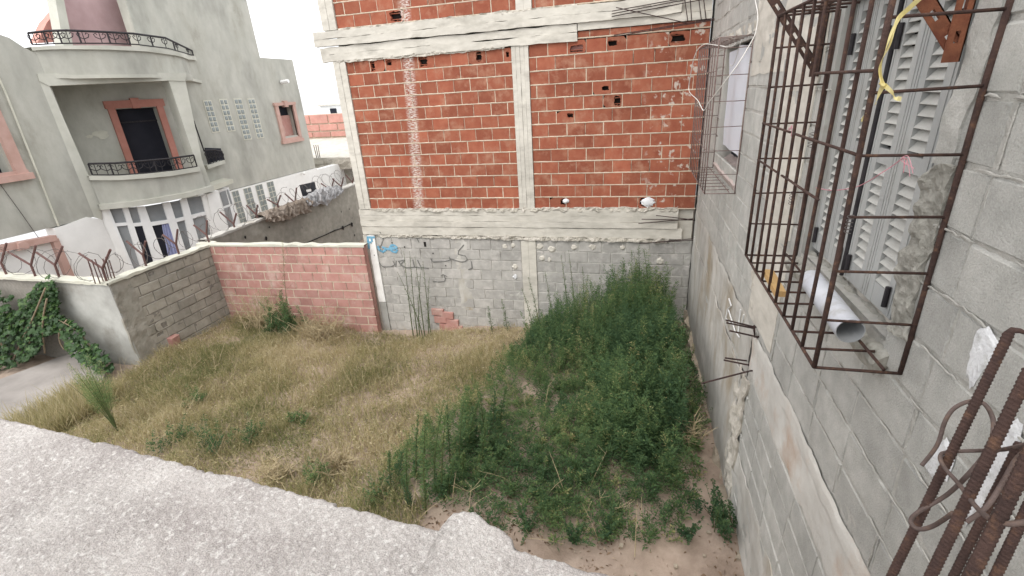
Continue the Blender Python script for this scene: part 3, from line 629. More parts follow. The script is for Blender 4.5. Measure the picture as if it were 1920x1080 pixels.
# ------------------------------------------------------------------ low pink brick wall closing the lot
PA, PB = V(-9.42, 8.10), V(-5.38, 8.27); pd = (PB-PA)/np.linalg.norm(PB-PA); pang = math.atan2(pd[1], pd[0])
pink = thing('brick_wall', (-7.4, 8.3, -4.7), 'low faded pink brick wall with a white mortar top between grey block wall and brick building', 'wall')
pl = float(np.linalg.norm(PB-PA)); RP = Matrix.Rotation(pang, 4, 'Z')
def pk(t, dy, z): return V(PA[0]+pd[0]*t-pd[1]*dy, PA[1]+pd[1]*t+pd[0]*dy, z)
pc = Pieces('brick_pink'); mor = MB()
for k in range(12):
    zt = -2.775-.2*k; zb = zt-.2; off = (0 if k % 2 else .15)+random.uniform(-.05, .05)
    xs = [0.]+[off+n*.305+random.uniform(-.012, .012) for n in range(1, 14) if .05 < off+n*.305 < pl-.05]+[pl]
    for a, c in zip(xs[:-1], xs[1:]):
        w = c-a-.010
        pc.add(piece_mesh('brick', w, .184, .05, 'brick_pink', .006, .003, random.randrange(3) if abs(w-.29) < .02 else 0), pk((a+c)/2, random.uniform(-.003, .003), (zt+zb)/2), RP @ Matrix.Rotation(random.uniform(-.008, .008), 4, 'Y'), w, .18)
        if c < pl-.01:
            zz_ = np.linspace(zb, zt, 6); wd = random.choice((.004, .005, .014))
            mor.sheet([[pk(c+s*(wd+.005*float(vnoise(z*40, c*9)))+(.012*(z-zb)/.2 if wd > .01 else 0), -(.002 if abs(s) < .5 else -.003), z) for s in (-1, -.4, .4, 1)] for z in zz_])
    tt = np.arange(0, pl+.03, .03)
    mor.sheet([[pk(t, -.001-.004*float(vnoise(t*25, zb*7))+(0 if abs(s) < .5 else .004), zb+s*(.011+.008*float(vnoise(t*18, zb*31+s)))) for s in (-1, -.4, .4, 1)] for t in tt])
pc.emit(pink, 'brick'); mor.build('mortar', 'mortar', pink, kind='stuff')
b = MB(); b.hexa([pk(0, .055, -5.3), pk(pl, .055, -5.3), pk(pl, .15, -5.3), pk(0, .15, -5.3), pk(0, .055, -2.78), pk(pl, .055, -2.78), pk(pl, .15, -2.78), pk(0, .15, -2.78)]); b.build('wall_core', 'brick_pink', pink)
b = MB(); G = []
for t in np.arange(0, pl+.04, .04):
    h = .035*float(vnoise(t*5, 1)); G.append([pk(t, -.012, -2.79), pk(t, -.012, -2.748+h), pk(t, .15, -2.745+h), pk(t, .16, -2.79)])
b.sheet(G); b.build('mortar_cap', 'cream', pink)
b = MB(); p = onP(390, 547, (PA[0], PA[1]), (PB[0], PB[1]))
for i in range(4): b.box((p[0]-.05, p[1]-.06, p[2]-.11+i*.055), (p[0]+.07, p[1]+.02, p[2]-.075+i*.055))
b.build('broken_brick', 'brick_pink', pink)

# ------------------------------------------------------------------ boundary wall of the villa
XBW = -9.1; bw = thing('boundary_wall', (-9.3, 7, -4.5), 'grey block and plaster boundary wall of the villa topped with razor wire', 'wall')
b = MB(); b.box((-9.32, 5.90, -5.4), (XBW-.03, 8.3, -2.78)); b.box((-9.56, 8.3, -5.4), (-9.34, 15.6, -2.74)); b.box((-16, 5.9, -5.4), (-9.32, 6.1, -2.78)); b.build('wall_core', 'mort_dark', bw)
pc = Pieces('block_brown'); BH = [(247, 553, .2, .13), (276, 516, .14, .09), (271, 604, .16, .17), (308, 609, .14, .13), (300, 624, .2, .08)]
BH = [(*onX(a, c, XBW)[1:], e, f) for a, c, e, f in BH]
for k in range(0, 9):
    zt = -2.83-.2*k; off = (6.8 if k % 2 else 7.0)+random.uniform(-.03, .03); xs = [6.22+random.uniform(-.03, .03)]+[off+n*.41 for n in range(-2, 5) if 6.3 < off+n*.41 < 8.05]+[8.12]
    for a, c in zip(xs[:-1], xs[1:]):
        w = c-a-.014; h = .186; cy, cz = (a+c)/2, zt-.1; H = [q for q in BH if a <= q[0] < c and zt-.2 <= q[1] < zt]
        pos = (XBW+random.uniform(-.004, .004), cy, cz)
        if H and w > H[0][2]:
            q = H[0]; me = holed(w, h, max(-w/2+q[2]/2+.01, min(w/2-q[2]/2-.01, q[0]-cy)), max(-h/2+q[3]/2+.006, min(h/2-q[3]/2-.006, q[1]-cz)), q[2], q[3], 'block_brown', 'dark', False)
            obj('broken_block', me, bw, mw=Matrix.Translation(pos) @ RZ_LEFT)
        else: pc.add(piece_mesh('block', w, h, .05, 'block_brown', .009, .005, random.randrange(3) if w > .38 else 0), pos, RZ_LEFT @ Matrix.Rotation(random.uniform(-.01, .01), 4, 'Y'), w, h)
pc.emit(bw, 'block')
b = MB(); b.sheet(rough_sheet((XBW-.012, 6.2, -5), (0, 1.95, 0), (0, 0, 2.22), 50, 56, (1, 0, 0), .022, freq=12, seed=91)); b.build('mortar', 'mort_dark', bw, kind='stuff')
b = MB(); rough_slab(b, (XBW+.004, 5.87, -5.0), (0, .40, 0), (0, 0, 2.22), 12, 60, (1, 0, 0), .02, .04, freq=7, edge=.03, seed=93); b.build('corner_render', 'block_brown', bw)
b = MB(); rough_slab(b, (XBW+.006, 6.1, -5.0), (0, 2.0, 0), (0, 0, .42), 50, 12, (1, 0, 0), .05, .03, freq=6, edge=.14, seed=95); b.build('render_patch', 'smear', bw)
def cap(name, pts, w0, w1, m_, parent, side):
    b = MB(); G = []
    for i, (x, y, z) in enumerate(pts):
        n = V(*side); h = .03*float(vnoise(i*.45, 3)); G.append([V(x, y, z-.05-.02*float(vnoise(i*.7, 8)))+n*w0, V(x, y, z+h)+n*w0, V(x, y, z+.012+h)+n*(w0*.3+w1*.7), V(x, y, z-.05)+n*w1])
    b.sheet(G); return b.build(name, m_, parent)
cap('coping', [(XBW, y, -2.75) for y in np.arange(5.86, 8.35, .05)], .03, -.26, 'cream', bw, (1, 0, 0))
cap('coping', [(-9.34, y, -2.70+.02*(y-8.3)*.5) for y in np.arange(8.3, 15.6, .06)], .03, -.28, 'smear', bw, (1, 0, 0))
zl = float(onY(0, 516, 5.87)[2]); zr = -2.75
cap('coping', [(x, 5.87, zr+(zl-zr)*(x+9.1)/(-5.0)) for x in np.arange(-9.08, -16, -.06)], .03, -.26, 'cream', bw, (0, -1, 0))
b = MB(); rough_slab(b, (-9.10, 5.875, -5.2), (-1.68, 0, 0), (0, 0, 2.42), 40, 40, (0, -1, 0), .008, .03, freq=3, seed=96); b.build('plaster_panel', 'plaster', bw)
b = MB(); rough_slab(b, (-10.80, 5.91, -5.2), (-5.2, 0, 0), (0, 0, 2.44), 60, 40, (0, -1, 0), .006, .03, freq=3, seed=97); b.build('painted_panel', 'cream', bw)
b = MB(); rough_slab(b, (-9.33, 8.3, -5.2), (0, 7.3, 0), (0, 0, 2.5), 120, 50, (1, 0, 0), .02, .03, freq=3, seed=98)
b.build('render_face', 'block_brown', bw)  # dark brown colour carries the shade of this unlit face
for px, py, r in ((499, 447, .06), (643, 427, .07), (660, 421, .08), (665, 441, .04), (640, 397, .03), (505, 426, .03), (655, 392, .025), (460, 445, .04)):
    c = onX(px, py, -9.31); n = 12; q = [c+V(0, math.cos(a)*r*(1+.6*float(vnoise(a, px)))*.7, math.sin(a)*r*(1+.5*float(vnoise(a, py)))) for a in np.linspace(0, 2*math.pi, n+1)[:-1]]
    mb = MB(); mb.add(q, [tuple(range(n))]); mb.build('hole_shade_patch', 'dark', bw)  # flat near-black patches paint the shade of holes
b = MB(); b.tube([onX(*p, -9.312) for p in ((572, 457), (590, 449), (611, 440), (628, 432), (641, 428), (657, 420))], [.008, .016, .012, .02, .012, .015], 5); b.build('crack_shade_line', 'dark', bw)  # near-black line on the face paints the shade in a crack
# loose bricks at its foot
for i, (x, y, rz) in enumerate(((-9.02, 6.62, .1),)):
    o = obj('loose_brick', piece_mesh('loose', .2, .30, .14, 'brick_pink', .006, .003), label=('upright red brick leaning on the foot of the grey block wall below its holes', 'red brick lying askew at the foot of the grey block wall', 'red brick half buried in grass near the corner of grey and pink walls')[i], cat='brick')
    o.matrix_world = Matrix.Translation((x, y, float(gz(x, y))+.09)) @ Matrix.Rotation(rz+math.pi/2, 4, 'Z') @ Matrix.Rotation(.1, 4, 'X')
# Y-shaped posts: foot, fork, arm tips, as seen along the wall tops
PST = [((10, 510), (2, 493), ((12, 456),)), ((65, 515), (58, 497), ((15, 472), (67, 460))), ((110, 518), (103, 497), ((68, 473), (117, 462))), ((198, 523), (192, 503), ((148, 475), (207, 468))),
       ((273, 497), (268, 478), ((237, 452), (273, 452))), ((335, 475), (330, 458), ((305, 440), (333, 430))), ((392, 453), (387, 440), ((363, 422), (388, 413))), ((442, 437), (438, 420), ((412, 397), (443, 400))),
       ((486, 412), (480, 402), ((462, 385), (483, 384))), ((523, 390), (520, 384), ((501, 374), (526, 366))), ((555, 388), (553, 380), ((534, 363), (556, 352))), ((622, 366), (621, 357), ((602, 344), (626, 335))), ((641, 363), (640, 350), ((623, 335), (644, 332))), ((662, 352), (661, 342), ((648, 328), (664, 326)))]
WHERE = ['at the far left end of the plastered wall', 'second from the left end of the plastered wall', 'on the plastered wall above the vine', 'at the corner of plastered and block wall among thin rods', 'in front of the left pane of the white glazed bay', 'in front of the blue curtain of the white bay', 'in front of the right pane of the white bay', 'in front of the narrow white door beside glass blocks',
         'in front of the glass block strips', 'left of the black chair behind the brown tarp', 'next left of the black chair on the wall', 'next right of the black chair on the wall', 'second right of the black chair on the wall', 'nearest the brick building on the wall']
tops = []
for i, (ft, fk, arms) in enumerate(PST):
    if i < 4: f = onY(*ft, 5.97) if i < 3 else onY(*ft, 5.95)
    else: f = onX(*ft, -9.2 if i < 7 else -9.44)
    Yp = f[1]; k = onY(*fk, Yp); t = thing('wire_post', f, ('brown Y-shaped steel post '+WHERE[i]), 'fence post', 'Y-shaped razor wire posts')
    MB().tube([f-V(0, 0, .06), k], .022, 6).build('stem', 'post', t)
    for a in arms:
        e = onY(*a, Yp); MB().tube([k, e], .02, 6).build('arm', 'post', t)
    tops.append((f, k))
t = thing('steel_rods', onX(192, 520, -9.2), 'cluster of thin bare steel rods standing on the wall corner', 'steel rods')
for a, c in (((177, 527), (165, 488)), ((186, 527), (172, 487)), ((194, 528), (178, 486)), ((203, 524), (193, 485)), ((215, 522), (205, 488)), ((208, 520), (198, 482))):
    f = onX(*a, -9.2+random.uniform(-.08, .08)); MB().tube([f-V(0, 0, .05), onY(*c, f[1]-.03)], .010, 5).build('rod', 'post', t)
# razor wire coils
def coil(pts, r, turns, label, seed):
    rg = random.Random(seed); mb = MB(); pts = [np.array(p, float) for p in pts]; n = turns*14; P = []
    seg = np.cumsum([0]+[np.linalg.norm(b_-a_) for a_, b_ in zip(pts[:-1], pts[1:])]); seg /= seg[-1]
    for i in range(n+1):
        u = i/n; c = V(*[np.interp(u, seg, [p[k] for p in pts]) for k in range(3)]); d = pts[-1]-pts[0]; d /= np.linalg.norm(d); s = np.cross(d, (0, 0, 1.)); a = 2*math.pi*turns*u+fbm(u*turns*.7, seed, 3)*3
        rr = r*(1+.6*float(vnoise(u*turns*.9, seed))); P.append(c+s*math.cos(a)*rr+V(0, 0, 1)*math.sin(a)*rr+d*.15*math.cos(a*.5))
    mb.tube(P, .0045, 4)
    for i in range(0, n, 2):
        p = P[i]; mb.add([p+V(-.018, 0, -.01), p+V(.018, 0, .01), p+V(0, .01, .016)], [(0, 1, 2)])
    return mb.build('razor_wire', 'wire', label=label, cat='razor wire', group='razor wire coils on the boundary wall')
coil([(-15, 5.97, -2.35), (-9.2, 5.97, -2.5)], .24, 13, 'razor wire coil along the plastered wall above the vine', 5)
coil([(-9.2, 6.0, -2.5), (-9.2, 8.3, -2.5)], .22, 9, 'razor wire coil on the grey block wall before the white glazed bay', 6)
coil([(-9.44, 8.3, -2.45), (-9.44, 11.2, -2.42)], .22, 11, 'razor wire coil on the dark wall left of the brown tarp', 7)
coil([(-9.44, 11.2, -2.4), (-9.44, 15.4, -2.3)], .24, 14, 'razor wire coil on the dark wall right of the brown tarp', 8)
# tarpaulins thrown over the wall
def tarp(y0, y1, m_, label, seed, hang, lift=0.):
    G = []; nu = 150; nv = 26; L = y1-y0
    ctrl = np.array([(.05, -1.), (.06, -.55), (.055, -.2), (.03, .10), (-.08, .16), (-.2, .12), (-.31, .0), (-.34, -.6)])
    for i in range(nu+1):
        u = i/nu; y = y0+L*u; row = []; hg = hang*(.25+.55*math.sin(math.pi*min(1, u*1.05))+.9*max(0, float(fbm(u*5, seed, 3))))
        for j in range(nv+1):
            q = j/nv*7; k = min(int(q), 6); c = ctrl[k]+(ctrl[k+1]-ctrl[k])*(q-k); dx, dz = c[0], c[1]*(hg if c[1] < 0 else .5)
            a = u*L*3.2+j*.055+.5*float(fbm(u*L*1.5, j*.12+seed, 2)); r1 = abs(((a*1.0) % 1)-.5)*2; r2 = abs((u*L*6.1-j*.09+.6*float(vnoise(u*L*2, seed+j*.1))) % 1-.5)*2
            f = (1-r1)**1.6*.075+(1-r2)**2*.04+.03*float(fbm(u*L*8, j*.3+seed, 3)); top = max(0, 1-abs(j/nv-.5)*2)
            row.append(V(-9.31+dx+f*(1-top)*(1 if j < nv*.5 else -.5), y+.10*float(vnoise(u*6, j*.25+seed)), -2.69+dz+f*top*1.1+lift*math.sin(math.pi*u)*top*.5))
        G.append(row)
    mb = MB(); mb.sheet(G); return mb.build('tarpaulin', m_, smooth=False, label=label, cat='tarpaulin', group='tarpaulins thrown over the boundary wall')
ya = onX(492, 405, -9.31)[1]; yb = onX(583, 385, -9.31)[1]; yc = onX(572, 385, -9.31)[1]; yd = onX(640, 360, -9.31)[1]
tarp(ya, yb, 'tarp_br', 'crumpled brown tarpaulin draped over the dark boundary wall', 3, .28)
tarp(yc, yd, 'tarp_gr', 'crumpled grey tarpaulin over the wall under the black chair', 13, .2, .25)
# black chair standing up behind the wall
cp = onX(582, 372, -9.72); ch = thing('chair', cp+V(0, 0, -.45), 'black plastic chair back standing up above the wall and tarpaulins', 'chair')
q = [onX(*p, -9.72) for p in ((563, 347), (590, 341), (601, 388), (577, 396))]
b = MB(); v_ = V(-.035, 0, 0); P4 = [q[0], q[1], q[2], q[3]]
def lerp(a, b_, t): return a+(b_-a)*t
def cell(u0, u1, w0, w1): return [lerp(lerp(P4[0], P4[1], u), lerp(P4[3], P4[2], u), w) for u, w in ((u0, w0), (u1, w0), (u1, w1), (u0, w1))]
for c in ((0, .3, 0, 1), (.7, 1, 0, 1), (.3, .7, 0, .22), (.3, .7, .32, 1)): b.prism(cell(*c), v_)
b.build('backrest', 'plastic_blk', ch)
b = MB(); b.prism([q[3], q[2], q[2]+V(.36, -.03, -.05), q[3]+V(.36, -.03, -.05)], V(0, 0, -.03)); b.build('seat', 'plastic_blk', ch)
for s in (0, 1):
    e = lerp(q[0], q[3], .62) if s == 0 else lerp(q[1], q[2], .62); MB().tube([e, e+V(.3, -.02, .0), e+V(.34, -.02, -.2)], .018, 6).build('armrest', 'plastic_blk', ch)
for a in (q[2], q[3]):
    for dx in (.0, .33): MB().tube([a+V(dx, 0, -.03), a+V(dx, 0, -.42)], .016, 6).build('leg', 'plastic_blk', ch)

# ------------------------------------------------------------------ villa on the left
ho = thing('villa', (-14, 12, -4.6), 'grey cement-rendered villa with rounded balconies, salmon window mouldings and white ground floor', 'house')
BA, BB = V(-13.6, 9.1), V(-12.5, 12.0); bd = (BB-BA)/np.linalg.norm(BB-BA); bn = V(-bd[1], bd[0]); IN = V(bn[0], bn[1], 0)   # inward
if bn[0] > 0: IN = -IN; bn = -bn
def bay(px, py, off=0., sag=0., A=BA, B=BB):
    d = (B-A)/np.linalg.norm(B-A); L = np.linalg.norm(B-A); n = V(-d[1], d[0]); n = -n if n[0] > 0 else n; o = off
    for _ in range(12):
        a = A+n*o; b_ = B+n*o; p = onP(px, py, a, b_); t = ((p[:2]-A) @ d)/L; o = off-sag*(1-min(1, abs(2*t-1))**2)
    return p
def flat(name, pix, fn, depth, m_, parent=ho): mb = MB(); mb.prism([fn(*p) for p in pix], depth); return mb.build(name, m_, parent)
T = lambda X: (lambda px, py: onX(px, py, X))
D = V(-.3, 0, 0)
def rects(name, X, lst, m_, th=.3, parent=ho, nx=None):
    mb = MB()
    for y0, y1, z0, z1 in lst: mb.box((X-th, y0, z0), (X, y1, z1))
    return mb.build(name, m_, parent)
# tower
rects('wall', -14.0, [(12.3, 17.12, -2.7, 3.58), (17.12, 17.42, -2.7, 1.69), (17.42, 18.30, -2.7, -1.22), (17.42, 18.30, -.05, 1.69), (18.30, 19.0, -2.7, 1.69)], 'render')
rects('side_wall', -14.3, [(18.7, 19.0, -4.8, 1.69), (16.9, 17.12, 1.69, 3.58)], 'render', 6)
rects('roof_edge', -13.98, [(14.6, 15.1, 3.58, 3.66), (16.2, 17.1, 3.58, 3.64)], 'render_lt', .3)
fr = MB()
for y0, y1, z0, z1 in ((17.24, 17.42, -1.3, -.02), (18.30, 18.46, -1.3, -.02)): fr.box((-14.05, y0, z0), (-13.93, y1, z1))
fr.box((-14.05, 17.18, -1.48), (-13.90, 18.52, -1.36)); fr.box((-14.05, 17.22, -1.36), (-13.94, 18.48, -1.28)); fr.box((-14.05, 17.2, -.03), (-13.91, 18.5, .08)); fr.box((-14.05, 17.76, -.10), (-13.87, 17.95, .14)); fr.build('window_surround', 'salmon', ho)
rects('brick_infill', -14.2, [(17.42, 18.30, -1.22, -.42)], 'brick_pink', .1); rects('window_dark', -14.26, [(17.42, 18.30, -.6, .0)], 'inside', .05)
MB().tube([onX(527, 154, -13.98), onX(527, 154, -13.98)+V(.35, 0, .02)], .07, 8).build('floodlight', 'white_frame', ho)
# glass block strips
def glassblocks(tl, tr, bl, br, rows, X):
    fn = T(X); a, b_, c, d = (fn(*tl), fn(*tr), fn(*bl), fn(*br)); y0 = (a[1]+c[1])/2; y1 = (b_[1]+d[1])/2; z1 = (a[2]+b_[2])/2; z0 = (c[2]+d[2])/2
    m = MB(); m.box((X-.05, y0-.02, z0-.02), (X+.012, y1+.02, z1+.02)); p = m.build('glass_block_strip', 'cream', ho); w = (y1-y0)/2; h = (z1-z0)/rows
    for i in range(rows):
        for j in range(2):
            me = _bc.setdefault(('gb', round(w, 2), round(h, 2)), None)
            if me is None:
                q = MB(); ww, hh_ = round(w, 2)/2-.018, round(h, 2)/2-.018; q.add([(0, -ww, -hh_), (0, ww, -hh_), (0, ww, hh_), (0, -ww, hh_), (.012, -ww+.02, -hh_+.02), (.012, ww-.02, -hh_+.02), (.012, ww-.02, hh_-.02), (.012, -ww+.02, hh_-.02)], [(0, 1, 5, 4), (1, 2, 6, 5), (2, 3, 7, 6), (3, 0, 4, 7), (4, 5, 6, 7)])
                me = _bc[('gb', round(w, 2), round(h, 2))] = q.mesh('glass_block', 'glass_blk')
            obj('glass_block', me, p, mw=Matrix.Translation((X+.014, y0+w*(j+.5), z0+h*(i+.5))))
glassblocks((382, 189), (396, 189), (397, 248), (411, 247), 6, -14); glassblocks((412, 187), (426, 186), (426, 246), (439, 245), 6, -14); glassblocks((439, 186), (453, 185), (457, 262), (470, 261), 8, -14); glassblocks((465, 186), (478, 185), (481, 259), (493, 258), 8, -14)
# white ground floor on the right with glass block strips and a narrow door
rects('white_wall', -13.97, [(13.4, 19.05, -5, -2.72)], 'white', .3); rects('white_wall', -14.1, [(19.05, 26, -5, -2.82)], 'white', .3)
for a, b_ in ((432, 444), (455, 469), (479, 492), (502, 514)):
    y0 = onX(a, 352, -13.97)[1]; y1 = onX(b_, 350, -13.97)[1]; m = MB(); m.box((-14, y0, -4.5), (-13.955, y1, -2.76)); p = m.build('glass_block_strip', 'cream', ho); w = (y1-y0)/2
    q = MB(); q.add([(0, -w*.42, -.085), (0, w*.42, -.085), (0, w*.42, .085), (0, -w*.42, .085)], [(0, 1, 2, 3)]); me = q.mesh('glass_block', 'glass_blk')
    for i in range(8):
        for j in range(2): obj('glass_block', me, p, mw=Matrix.Translation((-13.952, y0+w*(j+.5), -2.86-.2*i)))
flat('pier', [(388, 364), (409, 357), (432, 450), (408, 462)], lambda x, y: bay(x, y, -.05), IN*.6, 'white')
flat('narrow_door', [(409, 357), (429, 351), (455, 450), (434, 458)], T(-13.8), D, 'white_frame'); flat('pane', [(412, 361), (423, 357), (430, 383), (419, 387)], T(-13.79), V(-.03, 0, 0), 'glass'); flat('pane', [(420, 391), (431, 387), (447, 448), (436, 452)], T(-13.79), V(-.03, 0, 0), 'glass'); flat('pane', [(425, 356), (428, 355), (436, 382), (433, 383)], T(-13.79), V(-.03, 0, 0), 'glass')
m = MB(); c = onX(570, 325, -13.8)
m.sheet([[c+.07*V(math.sin(p)*math.cos(a), math.sin(p)*math.sin(a), math.cos(p)) for a in np.linspace(0, 2*math.pi, 11)] for p in np.linspace(0, math.pi, 7)]); m.box((c[0]-.2, c[1]-.02, c[2]-.02), (c[0], c[1]+.02, c[2]+.02)); m.build('globe_lamp', 'white', ho, smooth=False)
# left wing
XL = -13.6
rects('wall', XL, [(4, 8.0, .65, 1.77), (4, 8.0, -2.4, -1.16), (8.0, 8.7, -2.4, 1.77), (8.7, 9.3, -2.4, 1.45), (4, 6.2, -1.16, .65)], 'render')
m = MB(); m.prism([V(XL, 8.7, 1.45), V(XL, 9.2, 1.45), V(XL, 9.05, 1.55), V(XL, 8.85, 1.72), V(XL, 8.7, 1.77)], D); m.build('parapet_end', 'render', ho)
m = MB(); m.box((XL-.05, 7.86, -1.1), (XL+.07, 8.07, .7)); m.box((XL-.05, 6.0, -1.24), (XL+.12, 8.14, -1.10)); m.box((XL-.05, 6.0, -1.10), (XL+.06, 8.1, -1.03)); m.build('window_surround', 'salmon', ho)
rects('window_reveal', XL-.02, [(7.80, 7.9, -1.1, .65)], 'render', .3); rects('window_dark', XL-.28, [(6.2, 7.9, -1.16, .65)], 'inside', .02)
flat('white_wall', [(101, 428), (120, 423), (163, 407), (190, 411), (262, 560), (160, 580)], T(XL+.03), D, 'white')
flat('gate_infill', [(-60, 490), (100, 452), (140, 560), (-20, 600)], T(XL-.02), D, 'white')
m = MB()
for px4, dp in (([(-60, 486), (-60, 472), (105, 441), (109, 451)], .12), ([(36, 470), (34, 457), (44, 452), (54, 457), (56, 466)], .17), ([(98, 448), (110, 447), (150, 540), (134, 540)], .10)): m.prism([onX(*p, XL+dp) for p in px4], V(-.2, 0, 0))
m.build('door_surround', 'salmon', ho)
MB().tube([onX(-6, 138, XL+.04), onX(10, 172, XL+.04), onX(110, 424, XL+.04)], .022, 7).build('drain_pipe', 'cream', ho)
MB().tube([onX(0, 345, XL+.02), onX(40, 400, XL+.02), onX(75, 450, XL+.02)], .007, 5).build('cable', 'wire', ho)
# middle bay: pillars, lintel, loggia
flat('pillar', [(70, 146), (92, 160), (168, 333), (188, 384), (192, 412), (164, 403)], bay, IN*1.25, 'render_lt')
flat('pillar', [(316, 150), (347, 148), (379, 300), (398, 352), (378, 362), (366, 300)], bay, IN*.5, 'render_lt')
flat('lintel', [(70, 138), (350, 136), (347, 152), (316, 151), (92, 161), (74, 152)], lambda x, y: bay(x, y, -.02), IN*.35, 'render_lt')
def bp_(t, off, z): q = BA+bd*t+bn*off; return V(q[0], q[1], z)
LB = float(np.linalg.norm(BB-BA)); OFF = 1.25
def bt(px, py, off): q = bay(px, py, off); return ((q[:2]-BA-bn*off) @ bd, q[2])
h = [bt(*p, OFF) for p in ((214, 205), (292, 201), (325, 300), (250, 302))]; t0 = (h[0][0]+h[3][0])/2; t1 = (h[1][0]+h[2][0])/2; zt = (h[0][1]+h[1][1])/2; zf = -1.75
def bbox(m, ta, tb, oa, ob, za, zb_): m.hexa([bp_(ta, oa, za), bp_(tb, oa, za), bp_(tb, ob, za), bp_(ta, ob, za), bp_(ta, oa, zb_), bp_(tb, oa, zb_), bp_(tb, ob, zb_), bp_(ta, ob, zb_)])
m = MB(); bbox(m, -.6, t0, OFF, OFF+.3, zf, 1.0); bbox(m, t1, LB+.25, OFF, OFF+.3, zf, 1.0); bbox(m, t0, t1, OFF, OFF+.3, zt, 1.0); m.build('loggia_wall', 'render', ho)
m = MB(); bbox(m, -.3, LB+.4, .33, OFF, .80, .98); m.build('loggia_ceiling', 'render', ho)
m = MB(); bbox(m, .35, LB-.15, .2, OFF+.3, zf-.15, zf); m.build('balcony_floor', 'render', ho)
m = MB(); bbox(m, t0-.17, t0, OFF-.07, OFF+.02, zf, zt+.02); bbox(m, t1, t1+.17, OFF-.07, OFF+.02, zf, zt+.02); bbox(m, t0-.22, t1+.22, OFF-.09, OFF+.02, zt+.02, zt+.22); bbox(m, (t0+t1)/2-.1, (t0+t1)/2+.1, OFF-.12, OFF, zt, zt+.27); m.build('door_surround', 'orange_red', ho)
m = MB(); bbox(m, t0, t1, OFF+.24, OFF+.27, zf, zt); bbox(m, t0-.02, t1+.02, OFF+1.4, OFF+1.45, zf, zt+.02); m.build('doorway_shade', 'inside', ho)  # dark sheets paint the unlit room behind the doorway
m = MB(); bbox(m, t0, t1, OFF+.20, OFF+.235, zt-.38, zt-.34); m.build('door_rail', 'iron', ho)
for px, py, r in ((190, 252, .17), (168, 256, .08)):
    c = bay(px, py, OFF-.012); n = 14; MB().add([c+r*(1+.6*float(vnoise(k*1.1, px)))*(math.cos(2*math.pi*k/n)*V(bd[0], bd[1], 0)+V(0, 0, .6*math.sin(2*math.pi*k/n))) for k in range(n)], [tuple(range(n))]).build('bare_patch', 'cream', ho)
# curved members traced as ribbons with thickness
def ribbon(name, top, bot, fn, inw, th, m_, parent=ho, n=28):
    def dens(L):
        xs = [p[0] for p in L]; ys = [p[1] for p in L]; q = np.linspace(0, len(L)-1, n+1); i = np.arange(len(L)); return [(float(np.interp(k, i, xs)), float(np.interp(k, i, ys))) for k in q]
    a = [fn(*p) for p in dens(top)]; b_ = [fn(*p) for p in dens(bot)]; b_ = [V(p[0], p[1], q[2]) for p, q in zip(a, b_)]
    iv = np.array(inw)*th; mb = MB(); mb.sheet([[q+iv, q, p, p+iv, q+iv] for p, q in zip(a, b_)]); mb.build(name, m_, parent); return a, b_
SG = .35
lo = lambda off: (lambda x, y: bay(x, y, off, SG))
ribbon('balcony_parapet', [(170, 338), (220, 337), (270, 334), (320, 329), (377, 320)], [(187, 386), (247, 380), (300, 372), (350, 362), (395, 350)], lo(0), IN, .15, 'render')
ribbon('parapet_ledge', [(166, 330), (220, 330), (270, 327), (320, 322), (374, 313)], [(168, 338), (222, 338), (270, 335), (322, 330), (376, 321)], lo(-.07), IN, .25, 'render_lt')
ribbon('floor_band', [(185, 384), (247, 378), (300, 370), (350, 361), (400, 348)], [(188, 394), (250, 388), (302, 380), (352, 370), (402, 358)], lo(-.08), IN, .4, 'render_lt')
flat('band_return', [(399, 348), (437, 336), (438, 343), (402, 357)], T(-13.3), V(-.7, .3, 0), 'cream')
# lower railing
def rail(name, top, bot, fn, npost, m_='iron', parent=ho, orn=10):
    a = [fn(*p) for p in top]; b_ = [V(q[0], q[1], fn(*p)[2]) for p, q in zip(bot, a)]; mb = MB(); n = len(a)
    mb.tube(a, .028, 6); mb.tube(b_, .016, 6)
    def at(L, u): k = u*(n-1); i = min(int(k), n-2); return L[i]+(L[i+1]-L[i])*(k-i)
    for i in range(npost+1): u = i/npost; mb.tube([at(a, u), at(b_, u)], .02, 6)
    for i in range(orn):
        u = (i+.5)/orn; p, q = at(a, u), at(b_, u); up = p-q; e = at(a, min(1, u+.02))-at(a, max(0, u-.02)); e /= np.linalg.norm(e); mb.tube([q, q+up*.95], .009, 5)
        for s in (-1, 1): mb.tube([q+up*.35, q+up*.5+e*s*.09, q+up*.75+e*s*.12, q+up*.85+e*s*.07, q+up*.72+e*s*.05], .010, 5)
    return mb.build(name, m_, parent)
rail('railing', [(165, 307), (215, 306), (265, 302), (320, 297), (363, 291)], [(172, 328), (222, 328), (270, 325), (320, 320), (369, 312)], lo(0), 5)
# bay glazing
gl = lambda x, y: bay(x, y, .10, SG*.9); gp = lambda x, y: bay(x, y, .16, SG*.9)
def post(px4, m_='white_frame', name='window_frame', th=.1, fn=gl): return flat(name, px4, fn, IN*th, m_)
post([(184, 391), (200, 391), (262, 540), (236, 545)], 'white', 'pier')
post([(200, 391), (205, 391), (262, 530), (256, 530)]); post([(230, 390), (240, 389), (281, 512), (268, 514)]); post([(257, 388), (272, 387), (313, 500), (292, 503)]); post([(305, 381), (319, 379), (352, 480), (337, 484)]); post([(338, 375), (350, 372), (378, 468), (361, 472)]); post([(378, 368), (397, 362), (420, 460), (402, 462)], 'white', 'pier')
for q in ([(212, 419), (242, 417), (244, 422), (214, 425)], [(246, 419), (270, 417), (272, 423), (248, 425)], [(281, 417), (316, 412), (318, 418), (283, 424)], [(327, 411), (347, 406), (349, 412), (329, 417)], [(356, 404), (388, 396), (390, 402), (358, 411)]): post(q)
